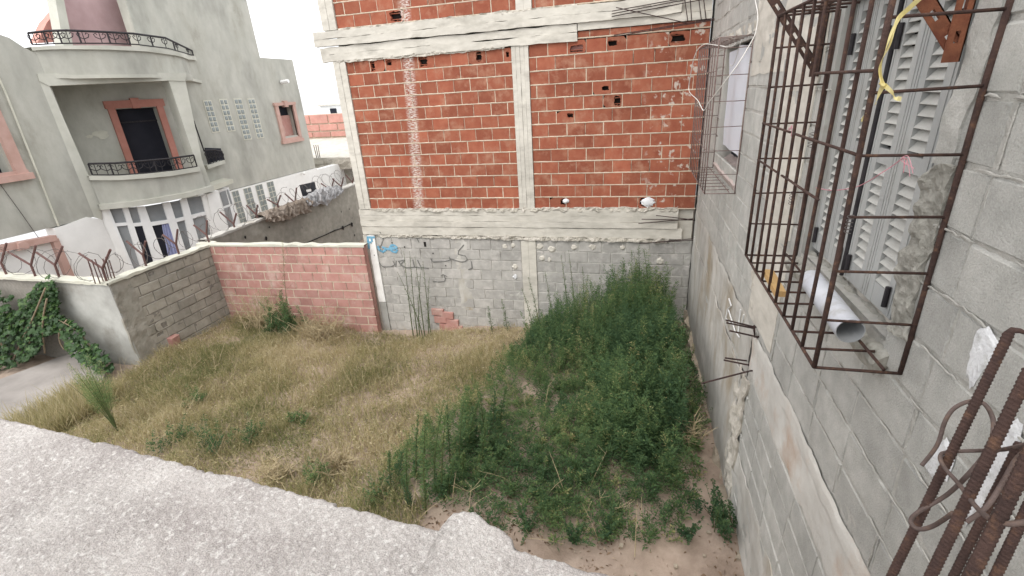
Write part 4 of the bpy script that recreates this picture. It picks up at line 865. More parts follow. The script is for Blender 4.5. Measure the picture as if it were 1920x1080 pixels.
for q in ([(204, 391), (231, 390), (269, 510), (259, 530)], [(239, 389), (258, 388), (294, 503), (280, 512)], [(271, 387), (306, 381), (338, 484), (312, 500)], [(318, 379), (339, 375), (362, 472), (351, 481)], [(349, 372), (379, 367), (403, 462), (377, 469)]): flat('pane', q, gp, IN*.02, 'glass')
q = [(303, 421), (318, 419), (336, 478), (316, 484)]; m = MB(); A4 = [bay(*p, .135, SG*.9) for p in q]; m.sheet([[lerp(lerp(A4[0], A4[1], u), lerp(A4[3], A4[2], u), w)-IN*.012*math.sin(u*22) for u in np.linspace(0, 1, 25)] for w in np.linspace(0, 1, 6)]); m.build('curtain', 'curtain', ho)
flat('pane', [(252, 425), (272, 423), (294, 500), (280, 508)], lambda x, y: bay(x, y, .15, SG*.9), IN*.005, 'inside'); flat('pane', [(285, 424), (303, 421), (318, 484), (306, 490)], lambda x, y: bay(x, y, .15, SG*.9), IN*.005, 'inside')
# upper rounded balcony
UA, UB = V(-13.85, 9.0), V(-13.95, 13.75)
up = lambda off: (lambda x, y: bay(x, y, off, 1.2, UA, UB))
_, bb_ = ribbon('balcony_fascia', [(58, 95), (85, 92), (120, 91), (200, 92), (270, 95), (330, 103), (366, 113)], [(74, 141), (110, 142), (150, 143), (220, 142), (290, 142), (340, 145), (380, 153)], up(0), (-1, 0, 0), .2, 'render')
ribbon('parapet_ledge', [(58, 88), (85, 86), (120, 85), (200, 85), (270, 88), (330, 96), (367, 106)], [(58, 95), (85, 93), (120, 92), (200, 93), (270, 96), (330, 104), (368, 114)], up(-.07), (-1, 0, 0), .3, 'render_lt')
m = MB(); ring = bb_; n = len(ring); zl_ = float(np.mean([p[2] for p in ring])); lowr = [V(p[0]+.03, p[1], p[2]-.05) for p in ring]; upr = [p+V(.03, 0, .03) for p in ring]
m.sheet([[V(-14.6, p[1], p[2]-.05), p, u_, V(-14.6, p[1], u_[2])] for p, u_ in zip(lowr, upr)]); m.build('balcony_slab', 'render_lt', ho)
rail('railing', [(52, 62), (90, 58), (125, 57), (200, 60), (250, 63), (310, 71), (360, 95)], [(66, 84), (95, 82), (130, 81), (200, 81), (250, 83), (310, 90), (362, 104)], up(0), 8, orn=14)
# set-back top storey
flat('red_wall', [(100, -60), (300, -60), (305, 110), (120, 110)], T(-14.75), V(-.2, 0, 0), 'faded_red')
flat('pillar', [(97, -40), (112, -40), (138, 90), (120, 90)], T(-14.55), V(-.3, 0, 0), 'render_lt'); flat('pillar', [(262, -40), (282, -40), (306, 90), (289, 90)], T(-14.4), V(-.4, 0, 0), 'render_lt')
flat('stair_flank', [(88, 42), (108, 19), (118, 60), (112, 78), (70, 80)], T(-15.2), V(-.3, 0, 0), 'brick_far')
flat('wall', [(280, -60), (345, -60), (372, 110), (300, 110)], T(-14.05), D, 'render')
# small rounded side balcony right of the bay
flat('recess_shade_panel', [(384, 277), (414, 278), (421, 302), (391, 311)], T(-13.985), V(-.02, 0, 0), 'inside'); flat('parapet_ledge', [(388, 310), (421, 300), (423, 306), (391, 317)], T(-13.8), V(-.3, 0, 0), 'render_lt')  # dark panel on the wall paints a recess in shade, nothing is cut
rail('railing', [(384, 282), (400, 281), (416, 284)], [(390, 308), (405, 305), (419, 300)], T(-13.85), 2, orn=5); MB().tube([onX(363, 226, -13.2), onX(383, 284, -13.2)], .02, 6).build('drain_pipe', 'iron', ho)

# ------------------------------------------------------------------ far things between the two buildings
YF = 26.
fb = thing('far_brick_house', onY(612, 290, YF+1), 'pale unfinished brick house with a broken concrete roof edge far behind the white wall', 'house')
c0 = onY(560, 216, YF); c1 = onY(660, 212, YF); zr_ = [c0[2], onY(610, 232, YF)[2], onY(610, 246, YF)[2], onY(610, 258, YF)[2]]; xs0 = c0[0]
b = MB(); b.box((xs0, YF+.06, zr_[3]-.1), (c1[0]+3, YF+.4, zr_[0]-.02)); b.build('wall_core', 'mortar', fb); pc = Pieces('brick_far'); bwid = (c1[0]-c0[0])/2.9
for k in range(3):
    h_ = zr_[k]-zr_[k+1]-.08; x = xs0+(0 if k % 2 else -bwid*.45)
    while x < c1[0]+1: pc.add(piece_mesh('far_brick', bwid-.07, h_, .1, 'brick_far', .01, .004), (x+bwid/2, YF, (zr_[k]+zr_[k+1])/2), RZ_BACK, bwid, h_); x += bwid
pc.emit(fb, 'brick')
a = onY(578, 260, YF-.1); e = onY(600, 302, YF-5); m = MB(); m.prism([V(a[0]-1, YF+.3, a[2]), V(a[0]+6, YF+.3, a[2]), V(a[0]+8, YF-5, e[2]+.15), V(e[0]-1.2, YF-5, e[2]+.15)], V(0, 0, -.3)); m.build('roof_slab', 'conc', fb)
m = MB(); rough_slab(m, (e[0]-1, YF-5.05, e[2]-.5), (7, 0, .25), (0, 0, .55), 40, 6, (0, -1, 0), .3, .3, freq=2, seed=4); m.build('slab_edge', 'rough_conc', fb)
m = MB(); m.box((e[0]-1, YF-4.7, -5), (e[0]+8, YF-4.5, e[2]-.2)); m.build('wall', 'block_brown', fb)
for i in range(3): MB().tube([onY(594+i*3, 296, YF-5.3), onY(588+i*4, 272, YF-5.3)], .02, 4).build('rebar_stub', 'rust_dk', fb)
q0 = onY(602, 212, 46); q1 = onY(650, 196, 46); wh = thing('white_house', (q0[0]+3, 47, -5), 'distant flat white house with one dark square window', 'house')
m = MB(); m.box((q0[0], 46, -6), (q1[0]+8, 52, q1[2])); m.build('wall', 'far_white', wh); m = MB(); m.box((q0[0]-.1, 45.8, q1[2]), (q1[0]+8, 52, q1[2]+.12)); m.build('roof', 'conc', wh)
c = onY(625, 210, 45.9); m = MB(); m.box((c[0]-.35, 45.9, c[2]-.35), (c[0]+.35, 45.98, c[2]+.35)); m.build('window', 'inside', wh)
# ------------------------------------------------------------------ grey paving slab on the left
a = [onZ(*p, -4.36) for p in ((-60, 733), (150, 655), (200, 690), (185, 735), (120, 775), (30, 800), (-60, 800))]
m = MB(); m.prism([V(p[0], p[1], -4.36) for p in a][::-1], V(0, 0, -.16)); m.build('paving', 'slabgrey', kind='structure')

# ------------------------------------------------------------------ window cage, near window
def cage(label, xf, y0, y1, z0, z1, ny, zs, r, m_, bottom=True, front_h=(), skew=0.):
    g = thing('window_cage', (XW-.02, (y0+y1)/2, z0), label, 'window grille')
    def bar(p, q, rr=r, k=1, nm='bar'):
        p, q = np.array(p, float), np.array(q, float); n = 5 if np.linalg.norm(q-p) > .5 else 2
        pts = [p+(q-p)*t+V(float(vnoise(t*3, p[1]*9))*.006, float(vnoise(t*3, p[1]*7+q[2]))*.008, 0)*(0 < t < 1) for t in np.linspace(0, 1, n)]
        MB().tube(pts, rr, 7).build(nm, m_, g, smooth=True)
    ys = np.linspace(y0, y1, ny)
    for i, y in enumerate(ys): bar((xf, y+random.uniform(-.008, .008)*(0 < i < ny-1), z0), (xf, y, z1), r*(1.65 if i in (0, ny-1) else 1.35))
    for z in (z0, z1): bar((xf, y0, z), (xf, y1, z), r*1.25)
    for y in (y0, y1):
        bar((XW-.004, y, z0), (XW-.004, y, z1), r*1.65)
        for z in zs: bar((xf, y, z+random.uniform(-.005, .005)), (XW-.004, y, z), r*.9)
        for z in (z0, z1): bar((xf, y, z), (XW+.01, y, z), r*1.1)
    for y in ys[1:-1]:
        if bottom: bar((xf, y, z0), (XW-.03, y+random.uniform(-.01, .01), z0+.005))
        bar((xf, y, z1), (XW-.02, y, z1))
    for z, ya, yb in front_h: bar((xf-.008, ya, z), (xf-.008, yb, z), r)
    bar((XW-.06, y0, z0+.012), (XW-.06, y1, z0+.012), r*1.1)
    bar(((XW+xf)/2, y0, z1+.006), ((XW+xf)/2, y1, z1+.006), r*.9)
    return g
zc = [-1.07+.2*k for k in range(1, 7)]
big = cage('large brown rusty rebar cage over the louvred shutters', .706, 1.835, 3.20, -1.075, .285, 10, zc, .0057, 'rust', front_h=((-.262, 1.84, 2.55), (-.262, 2.62, 3.19), (-.47, 2.1, 2.65), (-.47, 2.75, 3.19), (-.01, 1.84, 2.4)))
small = cage('small thin rusty rebar cage by the brick building, farther along the wall', .70, 5.36, 7.05, -1.13, .34, 10, [-.93+.235*k for k in range(0, 6)], .0042, 'thin_bar', front_h=((-.3, 5.4, 7), (-.7, 5.4, 7.0), (.05, 5.36, 7.05)))
# knots of steel wire twisted round the big cage
for px, py in ((1521, 262), (1484, 371), (1592, 420)):
    c = onX(px, py, .706)
    MB().tube([c+V(math.cos(t*2.4)*.010, math.sin(t*2.4)*.010, .03-.0048*t) for t in np.linspace(0, 13, 40)], .0014, 4).build('tie_wire', 'wire', big)
# ------------------------------------------------------------------ slotted steel brackets above the near window
def angle_bar(mb, p, q, w, d1, d2, th=.004, slots=None):
    p, q, d1, d2 = map(np.array, (p, q, d1, d2)); ax = (q-p); L = np.linalg.norm(ax); ax = ax/L
    for u, v in ((d1, d2), (d2, d1)):
        n = max(3, int(L/.085)); cuts = [i*L/n for i in range(n+1)]
        for e0, e1 in ((0, w*.36), (w*.64, w)): mb.hexa([p+u*e0, p+u*e1, p+u*e1+v*th, p+u*e0+v*th, q+u*e0, q+u*e1, q+u*e1+v*th, q+u*e0+v*th])
        for s, e in zip(cuts[:-1], cuts[1:]):
            e2 = s+(e-s)*.62
            mb.hexa([p+ax*s+u*w*.36, p+ax*s+u*w*.64, p+ax*s+u*w*.64+v*th, p+ax*s+u*w*.36+v*th, p+ax*e2+u*w*.36, p+ax*e2+u*w*.64, p+ax*e2+u*w*.64+v*th, p+ax*e2+u*w*.36+v*th])
def bracket(label, y, zb, arm, zt, m_, w=.048, tip=None):
    t = thing('wall_bracket', (XW-.02, y, zb), label, 'bracket', 'slotted steel brackets over the shutters')
    m = MB(); angle_bar(m, (XW-.012, y, zb), (XW-.012, y, zt+.05), w, (0, 1, 0), (-1, 0, 0)); m.build('upright', m_, t)
    m = MB(); dv = V(arm, 0, -(zt-zb-.1)); dv /= np.linalg.norm(dv); nrm = V(-dv[2], 0, dv[0]); nrm = nrm if nrm[0] < 0 else -nrm
    angle_bar(m, (XW-arm, y+.012, zt), (XW-.02, y+.012, zb+.07), w, nrm*-1 if False else (0, 1, 0), nrm); m.build('brace', m_, t)
    m = MB(); angle_bar(m, (XW-.01, y+.01, zt), (XW-arm-.06, y+.01, zt), w, (0, 1, 0), (0, 0, 1)); m.build('arm', m_, t)
    m = MB()
    for z in (zb+.10, zb+.28): m.tube([(XW-.024, y+w*.5, z), (XW-.010, y+w*.5, z)], .009, 6)
    m.build('bolt', 'cream', t)
bracket('dark brown slotted bracket at the far corner of the big cage', 3.33, -.03, .30, .42, 'rust', .05)
bracket('bright orange rusty slotted bracket at the near side of the shutters', 1.985, .0, .42, .58, 'rust_or', .05)
# ------------------------------------------------------------------ small things in and on the cage
p0, p1 = V(.885, 2.03, -1.005), V(.90, 2.60, -1.0); t = thing('plastic_pipe', (p0+p1)/2-V(0, 0, .055), 'grey plastic pipe offcut lying on the bottom of the big cage', 'pipe')
def ring_tube(p, q, ro, ri, n=28):
    ax = (q-p)/np.linalg.norm(q-p); u = np.cross(ax, (0, 0, 1.)); u /= np.linalg.norm(u); w = np.cross(ax, u); c = [math.cos(2*math.pi*k/n)*u+math.sin(2*math.pi*k/n)*w for k in range(n+1)]
    return [[p+e*ro for e in c], [q+e*ro for e in c]], [[p+e*ro for e in c], [p+e*ri for e in c], [q+e*ri for e in c], [q+e*ro for e in c]]
o_, i_ = ring_tube(p0, p1, .054, .0505)
MB().sheet(o_).build('pipe_wall', 'pvc', t, smooth=True); MB().sheet(i_).build('pipe_bore', 'pvc_in', t)
a, c = onZ(1430, 514, -1.05), onZ(1452, 556, -1.05); d = (c-a); dn = V(-d[1], d[0], 0)/np.linalg.norm(d); m = MB(); m.prism([a, c, c+dn*.05, a+dn*.05], V(0, 0, .03)); m.build('wood_offcut', 'wood', label='short ochre wood offcut lying inside the bottom corner of the big cage', cat='wood')
# yellow strap knotted on the corner bar
def strap(mb, pts, w, tw=0.):
    G = []
    for i, p in enumerate(pts):
        tt = np.array(pts[min(i+1, len(pts)-1)])-np.array(pts[max(i-1, 0)]); tt /= np.linalg.norm(tt); s = np.cross(tt, V(math.sin(tw*i), math.cos(tw*i), 0)); s /= np.linalg.norm(s)+1e-9; G.append([np.array(p)-s*w, np.array(p)+s*w])
    mb.sheet(G)
def curve(pts, n=8):
    pts = [np.array(p, float) for p in pts]; out = []
    for i in range(len(pts)-1):
        p0_, p1_, p2_, p3_ = pts[max(i-1, 0)], pts[i], pts[i+1], pts[min(i+2, len(pts)-1)]
        for t_ in np.linspace(0, 1, n, endpoint=False): out.append(.5*((2*p1_)+(-p0_+p2_)*t_+(2*p0_-5*p1_+4*p2_-p3_)*t_**2+(-p0_+3*p1_-3*p2_+p3_)*t_**3))
    return out+[pts[-1]]
m = MB(); X_ = lambda x, y, X: onX(x, y, X)
strap(m, curve([X_(1730, -8, .73), X_(1705, 15, .72), X_(1686, 33, .71), X_(1676, 55, .695), X_(1668, 85, .692), X_(1655, 110, .69), X_(1652, 135, .69), X_(1658, 158, .69)]), .0065, .05)
strap(m, curve([X_(1690, 28, .70), X_(1672, 60, .69), X_(1660, 95, .685), X_(1649, 130, .685), X_(1656, 160, .687)]), .004, .11)
strap(m, curve([X_(1656, 158, .69), X_(1672, 172, .69), X_(1680, 183, .69), X_(1690, 186, .69)]), .006, .2); strap(m, curve([X_(1656, 160, .69), X_(1648, 176, .69), X_(1641, 196, .69)]), .006, .15); strap(m, curve([X_(1626, 212, .70), X_(1618, 222, .70), X_(1615, 228, .70)]), .004, .1)
m.tube([X_(1652, 156, .693), X_(1657, 160, .687), X_(1661, 161, .69)], .006, 6); m.build('strap', 'yellow', label='yellow plastic strap knotted on the near corner bar of the big cage', cat='strap')
m = MB(); m.tube(curve([X_(1693, 296, .80), X_(1672, 312, .79), X_(1650, 326, .77), X_(1628, 340, .76), X_(1600, 352, .75), X_(1560, 357, .74), X_(1530, 352, .72)]), .0018, 4); c = X_(1693, 296, .80)
for k in range(6): m.tube(curve([c+V(0, .004*k-.012, .0), c+V(random.uniform(-.012, .012), random.uniform(-.012, .012), random.uniform(-.015, .015)), c+V(.0, random.uniform(-.09, -.02), random.uniform(-.05, .01))]), .0011, 4)
m.build('string', 'pink', label='pink nylon string tied across the shutters inside the big cage', cat='string')
m = MB(); c = X_(1482, 242, .71)
for k in range(6): m.tube(curve([c, c+V(random.uniform(-.015, .015), random.uniform(-.03, .03), random.uniform(-.02, .02)), c+V(0, random.uniform(-.05, .05), random.uniform(-.04, .03))]), .0015, 4)
m.build('string', 'pink', label='small pink string knot on a far upright of the big cage', cat='string')
# sheet in the far window and the loose white cable
G = []
for u in np.linspace(0, 1, 26):
    row = []
    for w in np.linspace(0, 1, 30):
        y = 5.68+(6.82-5.68)*u; z = -.80+(.30+.80)*w; pinch = 1-.28*max(0, w-.8)/.2*(abs(u-.5)*2)**1.5
        row.append(V(XW+.045+.022*math.sin(u*9+w*1.3)*(.3+w)+.02*float(vnoise(u*5, w*4)), 6.25+(y-6.25)*(.96+.04*pinch), z-.04*(abs(u-.5)*2)**2*w))
    G.append(row)
MB().sheet(G).build('plastic_sheet', 'sheet', smooth=True, label='white plastic sheet hung in the small barred window by the brick building', cat='plastic sheet')
m = MB(); Y_ = lambda x, y, d: onX(x, y, d)
m.tube(curve([Y_(1416, 0, .985), Y_(1421, 30, .98), Y_(1417, 60, .96), Y_(1409, 78, .9), Y_(1385, 118, .80), Y_(1360, 152, .72), Y_(1340, 178, .69), Y_(1327, 195, .69)]), .0045, 6)
m.tube(curve([Y_(1327, 195, .69), Y_(1319, 207, .67), Y_(1308, 188, .64), Y_(1292, 170, .60), Y_(1295, 140, .60), Y_(1301, 110, .61), Y_(1309, 92, .64), Y_(1322, 83, .69), Y_(1345, 85, .70), Y_(1368, 88, .8), Y_(1380, 82, .96)]), .0045, 6)
m.tube(curve([Y_(1390, 75, .98), Y_(1384, 95, .97), Y_(1378, 115, .97), Y_(1372, 124, .97), Y_(1368, 120, .97)]), .0035, 6)
m.build('cable', 'cable', smooth=True, label='loose white cable looped over the small rebar cage', cat='cable')

# ------------------------------------------------------------------ roof edge in the foreground
ZP = -.75
edge = [onZ(*p, ZP) for p in ((-260, 742), (-120, 760), (0, 781), (100, 802), (200, 827), (300, 853), (380, 874), (410, 884), (440, 886), (490, 899), (560, 918), (640, 942), (720, 964), (800, 986), (826, 988), (834, 975), (852, 957), (872, 951), (900, 956), (922, 973), (945, 986), (962, 1003), (966, 1024), (985, 1030), (1040, 1043), (1110, 1062), (1180, 1081), (1300, 1112), (1420, 1142), (1560, 1175))]
ex = np.array([p[0] for p in edge]); ey = np.array([p[1] for p in edge]); o = np.argsort(ex); ex, ey = ex[o], ey[o]
nx, ny = 1000, 270; xs = np.linspace(ex[0], ex[-1], nx); u = np.linspace(0, 1, ny)**1.0
ye = np.interp(xs, ex, ey)+fbm(xs*75, xs*0, 4)*.0045+fbm(xs*7, xs*0+3, 3)*.006-.016*np.clip(fbm(xs*16+9, xs*0+8, 3)-.22, 0, 1)
Yb = ye-.62; XX = xs[:, None]*np.ones((1, ny)); YY = ye[:, None]*u[None, :]+Yb[:, None]*(1-u[None, :])
d = YY-YY[:, -1:]; 
n1 = fbm(XX*190+YY*60, YY*210-XX*60, 3); n2 = fbm(XX*60, YY*60, 2); n3 = fbm(XX*5, YY*5, 3); patch = np.clip(fbm(XX*5+3, YY*5, 3)*2.2+.35, 0, 1)
rel = .0017*np.clip(n1*2.4, -.7, 1)+.0009*n2+.005*n3+.0022*np.clip(fbm(XX*170-YY*60, YY*110+XX*40, 2)-.08, 0, .5)*patch*2
lip = np.clip((-d)/.012, 0, 1); ZZ = ZP+rel-.010*(1-lip)**2
G = np.stack([XX, YY, ZZ], -1); nf = (nx-1)*(ny-1); ii, jj = np.meshgrid(np.arange(nx-1), np.arange(ny-1), indexing='ij'); q0 = (ii*ny+jj).ravel()
me = tri_mesh('surface', G.reshape(-1, 3), np.stack([q0, q0+ny, q0+ny+1, q0+1], 1), 'ledge')
rf = thing('roof_ledge', (-.8, .4, ZP-.2), 'rough pale cement roof ledge with a broken chunk on its edge in the foreground', 'roof edge')
obj('surface', me, rf)
m = MB(); E_ = G[::3, -1]; m.sheet([[p, p+V(0, .004*float(vnoise(i*.7, 1)), -.03), p+V(0, -.01+.01*float(vnoise(i*.5, 3)), -.10), p+V(0, -.03, -.19), p+V(0, -.12, -.20), p+V(0, -.14, -3.9)] for i, p in enumerate(E_)][::-1]); m.build('ledge_face', 'ledge', rf)
m = MB(); m.box((ex[0], -1.6, -5), (ex[-1], float(Yb.min())-.0, ZP-.02)); m.box((ex[-1], -1.6, -5), (XW, .40, ZP-.03)); m.build('roof_body', 'ledge', rf)
# ------------------------------------------------------------------ starter bars
rb = thing('rebar_column', (.42, .55, ZP-.05), 'bundle of brown ribbed starter bars with bent stirrups at the corner of the roof ledge', 'rebar')
def ribbed(p, q, r, name='bar', hook=False, m_='rust'):
    p, q = np.array(p, float), np.array(q, float); L = np.linalg.norm(q-p); ax = (q-p)/L; n = int(L/.0013); K = 12
    u = np.cross(ax, (0, 1., 0)); u /= np.linalg.norm(u); w = np.cross(ax, u); m = MB(); i = np.arange(n+1)[:, None]; k = np.arange(K)[None, :]; an = 2*np.pi*k/K
    bend = np.stack([fbm(i[:, 0]*.006+p[0]*31, i[:, 0]*0+p[1]*17, 2)*.0012, fbm(i[:, 0]*.006+p[0]*7, i[:, 0]*0+p[1]*5, 2)*.0012, i[:, 0]*0], 1)
    ph = (i*.0013/.0056+np.where(np.sin(an) > 0, .55, -.55)*np.abs(np.cos(an/1.))*0+an/np.pi*.9) % 1.
    rad = r*(1+.11*np.clip(np.cos(2*np.pi*ph)*2, -.5, 1)*(np.abs(np.sin(an)) > .2)+.05*(np.abs(np.sin(an)) <= .2)+.05*vnoise(i*.15+p[0]*9, k*.8))
    G = p+ax*(i*.0013)[..., None]+bend[:, None, :]+rad[..., None]*(np.cos(an)[..., None]*u+np.sin(an)[..., None]*w)
    G = np.concatenate([G, G[:, :1]], 1); m.sheet(G); m.add(list(G[-1, :-1]), [tuple(range(K))])
    if hook: m.tube([G[-1, :-1].mean(0)-ax*.002, q+V(.004, .001, .004), q+V(.010, -.002, .005), q+V(.016, -.004, .003)], [r*.95, r*.8, r*.6, r*.45], 8)
    m.build(name, m_, rb, smooth=True)
def bar_px(a, da, c, dc, r, ext=.5, hook=False):
    P = ray(*a)*da; Q = ray(*c)*dc; d = (P-Q)/np.linalg.norm(P-Q)
    ribbed(P+d*ext, Q, r, hook=hook)
bar_px((1672, 1080), .76, (1892, 624), .68, .0061, .25, True); bar_px((1745, 1080), .64, (1932, 692), .57, .0063, .3); bar_px((1789, 1080), .68, (1914, 830), .63, .0052, .3); bar_px((1819, 1080), .50, (1944, 822), .46, .0062, .3); bar_px((1868, 1080), .62, (1949, 905), .58, .0056, .3)
def stirrup(px, r=.0032):
    pts = [ray(x, y)*d for x, y, d in px]; MB().tube(curve(pts, 10), r, 8).build('stirrup', 'stirrup', rb, smooth=True)
stirrup([(1728, 873, .79), (1757, 835, .78), (1772, 790, .77), (1790, 765, .765), (1820, 752, .755), (1845, 757, .73), (1860, 780, .69), (1863, 806, .655), (1855, 840, .64), (1820, 885, .66), (1775, 928, .715), (1722, 960, .735), (1708, 978, .72), (1722, 992, .71), (1750, 986, .69), (1787, 962, .64)])
stirrup([(1812, 979, .64), (1850, 950, .63), (1880, 905, .63), (1905, 862, .62), (1930, 840, .6)], .0031)
stirrup([(1930, 832, .60), (1880, 843, .66), (1835, 845, .72), (1775, 848, .735), (1763, 858, .715), (1772, 878, .70), (1800, 910, .66), (1830, 950, .58), (1860, 975, .50), (1890, 982, .475), (1930, 978, .47)], .0030)

# ------------------------------------------------------------------ vegetation
ORD = ['first', 'second', 'third', 'fourth', 'fifth', 'sixth', 'seventh', 'eighth', 'ninth', 'tenth', 'eleventh', 'twelfth', 'thirteenth', 'fourteenth', 'fifteenth', 'sixteenth', 'seventeenth', 'eighteenth', 'nineteenth']
def blades(P, H, lean, w, tint, segs=1):
    """tapered blades: base points P (n,3), heights H, lean vectors (n,3) -> verts, faces, tints"""
    n = len(P); a = rng.random(n)*2*np.pi; s = np.stack([np.cos(a), np.sin(a), np.zeros(n)], 1)*w[:, None]
    mid = P+lean*.45+np.stack([0*H, 0*H, H*.6], 1); tip = P+lean+np.stack([0*H, 0*H, H], 1)
    v = np.stack([P-s, P+s, mid-s*.7, mid+s*.7, tip], 1).reshape(-1, 3); b = np.arange(n)[:, None]*5
    f = np.concatenate([b+[0, 1, 3], b+[0, 3, 2], b+[2, 3, 4]], 0)
    return v, f, np.repeat(tint, 5)
def leaves(P, D, L, w, tint, droop=.3):
    """small pointed leaves starting at P along unit direction D"""
    n = len(P); s = np.cross(D, rng.normal(size=(n, 3))); s /= np.linalg.norm(s, axis=1, keepdims=True)+1e-9
    mid = P+D*(L*.5)[:, None]; tip = P+D*L[:, None]-np.stack([0*L, 0*L, L*droop], 1)
    v = np.stack([P, mid-s*w[:, None], mid+s*w[:, None], tip], 1).reshape(-1, 3); b = np.arange(n)[:, None]*4
    return v, np.concatenate([b+[0, 1, 2], b+[1, 3, 2]], 0), np.repeat(tint, 4)
def cat(*L):
    o = 0; vs = []; fs = []; ts = []
    for v, f, t in L: vs.append(v); fs.append(f+o); ts.append(t); o += len(v)
    return np.concatenate(vs), np.concatenate(fs), np.concatenate(ts)
def inpoly(x, y, poly):
    c = np.zeros(x.shape, bool); n = len(poly)
    for i in range(n):
        x0, y0 = poly[i]; x1, y1 = poly[(i+1) % n]; k = (y0 > y) != (y1 > y); c ^= k & (x < (x1-x0)*(y-y0)/(y1-y0+1e-12)+x0)
    return c
WEED = [(-2.25, 3.35), (-2.75, 4.0), (-2.35, 4.9), (-2.0, 6.2), (-1.9, 7.3), (-1.85, 8.35), (.62, 8.3), (.60, 6.0), (.56, 4.4), (.48, 3.6), (.1, 3.35), (-.4, 3.45), (-.7, 3.3), (-1.0, 3.6), (-1.5, 3.6), (-1.75, 3.4)]
SOIL = [(-1.75, 2.2), (-1.95, 3.35), (-1.3, 3.8), (-.6, 3.65), (.4, 3.8), (.5, 4.4), (.62, 6.2), (.62, 7.6), (1, 7.6), (1, 2.2)]
# dry grass over most of the lot
n = 165000; x = rng.uniform(-9.05, .9, n); y = rng.uniform(2.2, 8.35, n); hi = y > 8.08+(x+9.4)*.04; ok = ~inpoly(x, y, WEED) & ~inpoly(x, y, SOIL) & ~hi & (x > -9.0)
den = fbm(x*1.1+5, y*1.1, 3); ok &= rng.random(n) < np.clip(.85+den*.9, .4, 1); x, y = x[ok], y[ok]; n = len(x)
green = np.clip(.40+fbm(x*.9+31, y*.9+7, 4)*.75+rng.normal(0, .22, n), 0, 1); P = np.stack([x, y, gz(x, y)+fbm(x*2.1, y*2.1, 4)*.09-.02], 1)
H = rng.uniform(.05, .22, n)*(1+fbm(x*1.6, y*1.6, 3)*.9); lean = rng.normal(0, .075, (n, 3)); lean[:, 2] = 0
g1 = blades(P, H, lean, rng.uniform(.0025, .005, n), np.clip(1-green+rng.normal(0, .12, n), 0, 1))
# small broken seed heads and leaf bits caught in the grass
k = 60000; i = rng.integers(0, n, k); D = rng.normal(size=(k, 3)); D[:, 2] = np.abs(D[:, 2])*.6; D /= np.linalg.norm(D, axis=1, keepdims=True)
g2 = leaves(P[i]+np.stack([rng.normal(0, .03, k), rng.normal(0, .03, k), H[i]*rng.uniform(.2, .95, k)], 1), D, rng.uniform(.02, .055, k), rng.uniform(.004, .010, k), np.clip(1-green[i]+rng.normal(0, .2, k), 0, 1))
v, f, t_ = cat(g1, g2); obj('dry_grass', tri_mesh('dry_grass', v, f, 'dry', t_), kind='stuff')
# grass close under the roof edge and on the paving fringe
n = 16000; x = rng.uniform(-9.6, -8.3, n); y = rng.uniform(3.0, 5.0, n); P = np.stack([x, y, np.maximum(gz(x, y), -4.4)], 1); ok = rng.random(n) < np.clip(.2+(x+9.4)*.9, 0, 1); P = P[ok]; n = len(P)
v, f, t_ = blades(P, rng.uniform(.08, .3, n), rng.normal(0, .08, (n, 3)), rng.uniform(.003, .006, n), rng.uniform(.3, 1, n)); obj('dry_grass', tri_mesh('dry_grass', v, f, 'dry', t_), kind='stuff')
# scattered straw stalks
m = MB()
for i in range(420):
    x = random.uniform(-8.9, .3); y = random.uniform(2.6, 8.0)
    if inpoly(np.array([x]), np.array([y]), WEED)[0] and random.random() < .6: continue
    p = V(x, y, float(gz(x, y))+.04); d = V(random.gauss(0, .16), random.gauss(0, .16), random.uniform(.12, .42)); q = p+d; m.tube([p, p+d*.5+V(0, 0, .02), q], [.004, .003, .0015], 4, False)
    for s in range(random.randint(0, 4)):
        u = random.uniform(.4, .95); a = p+d*u; m.tube([a, a+V(random.gauss(0, .06), random.gauss(0, .06), random.uniform(.02, .09))], .0016, 3, False)
m.build('straw', 'stem_dry', kind='stuff')
# feathery weed: a stalk with many narrow leaves
def weed_arrays(P0, h, nl, spread, L0, base_t, lean=(0, 0), wl=.004, start=.08):
    u = np.sort(rng.random(nl)**.85)*(1-start)+start; a = rng.random(nl)*2*np.pi
    c = np.stack([lean[0]*u**1.5, lean[1]*u**1.5, u*h], 1)+P0; out = .5+.8*rng.random(nl); D = np.stack([np.cos(a)*out, np.sin(a)*out, .5+rng.random(nl)*.9], 1); D /= np.linalg.norm(D, axis=1, keepdims=True)
    taper = np.clip(1.25-u, .25, 1); r = rng.random(nl)*spread*taper; p = c+D*r[:, None]*np.array([1, 1, .8])
    return leaves(p, D, L0*taper*rng.uniform(.6, 1.2, nl), np.full(nl, wl)*rng.uniform(.7, 1.4, nl), np.clip(base_t+rng.normal(0, .16, nl)+.25*(u-.5), 0, 1))
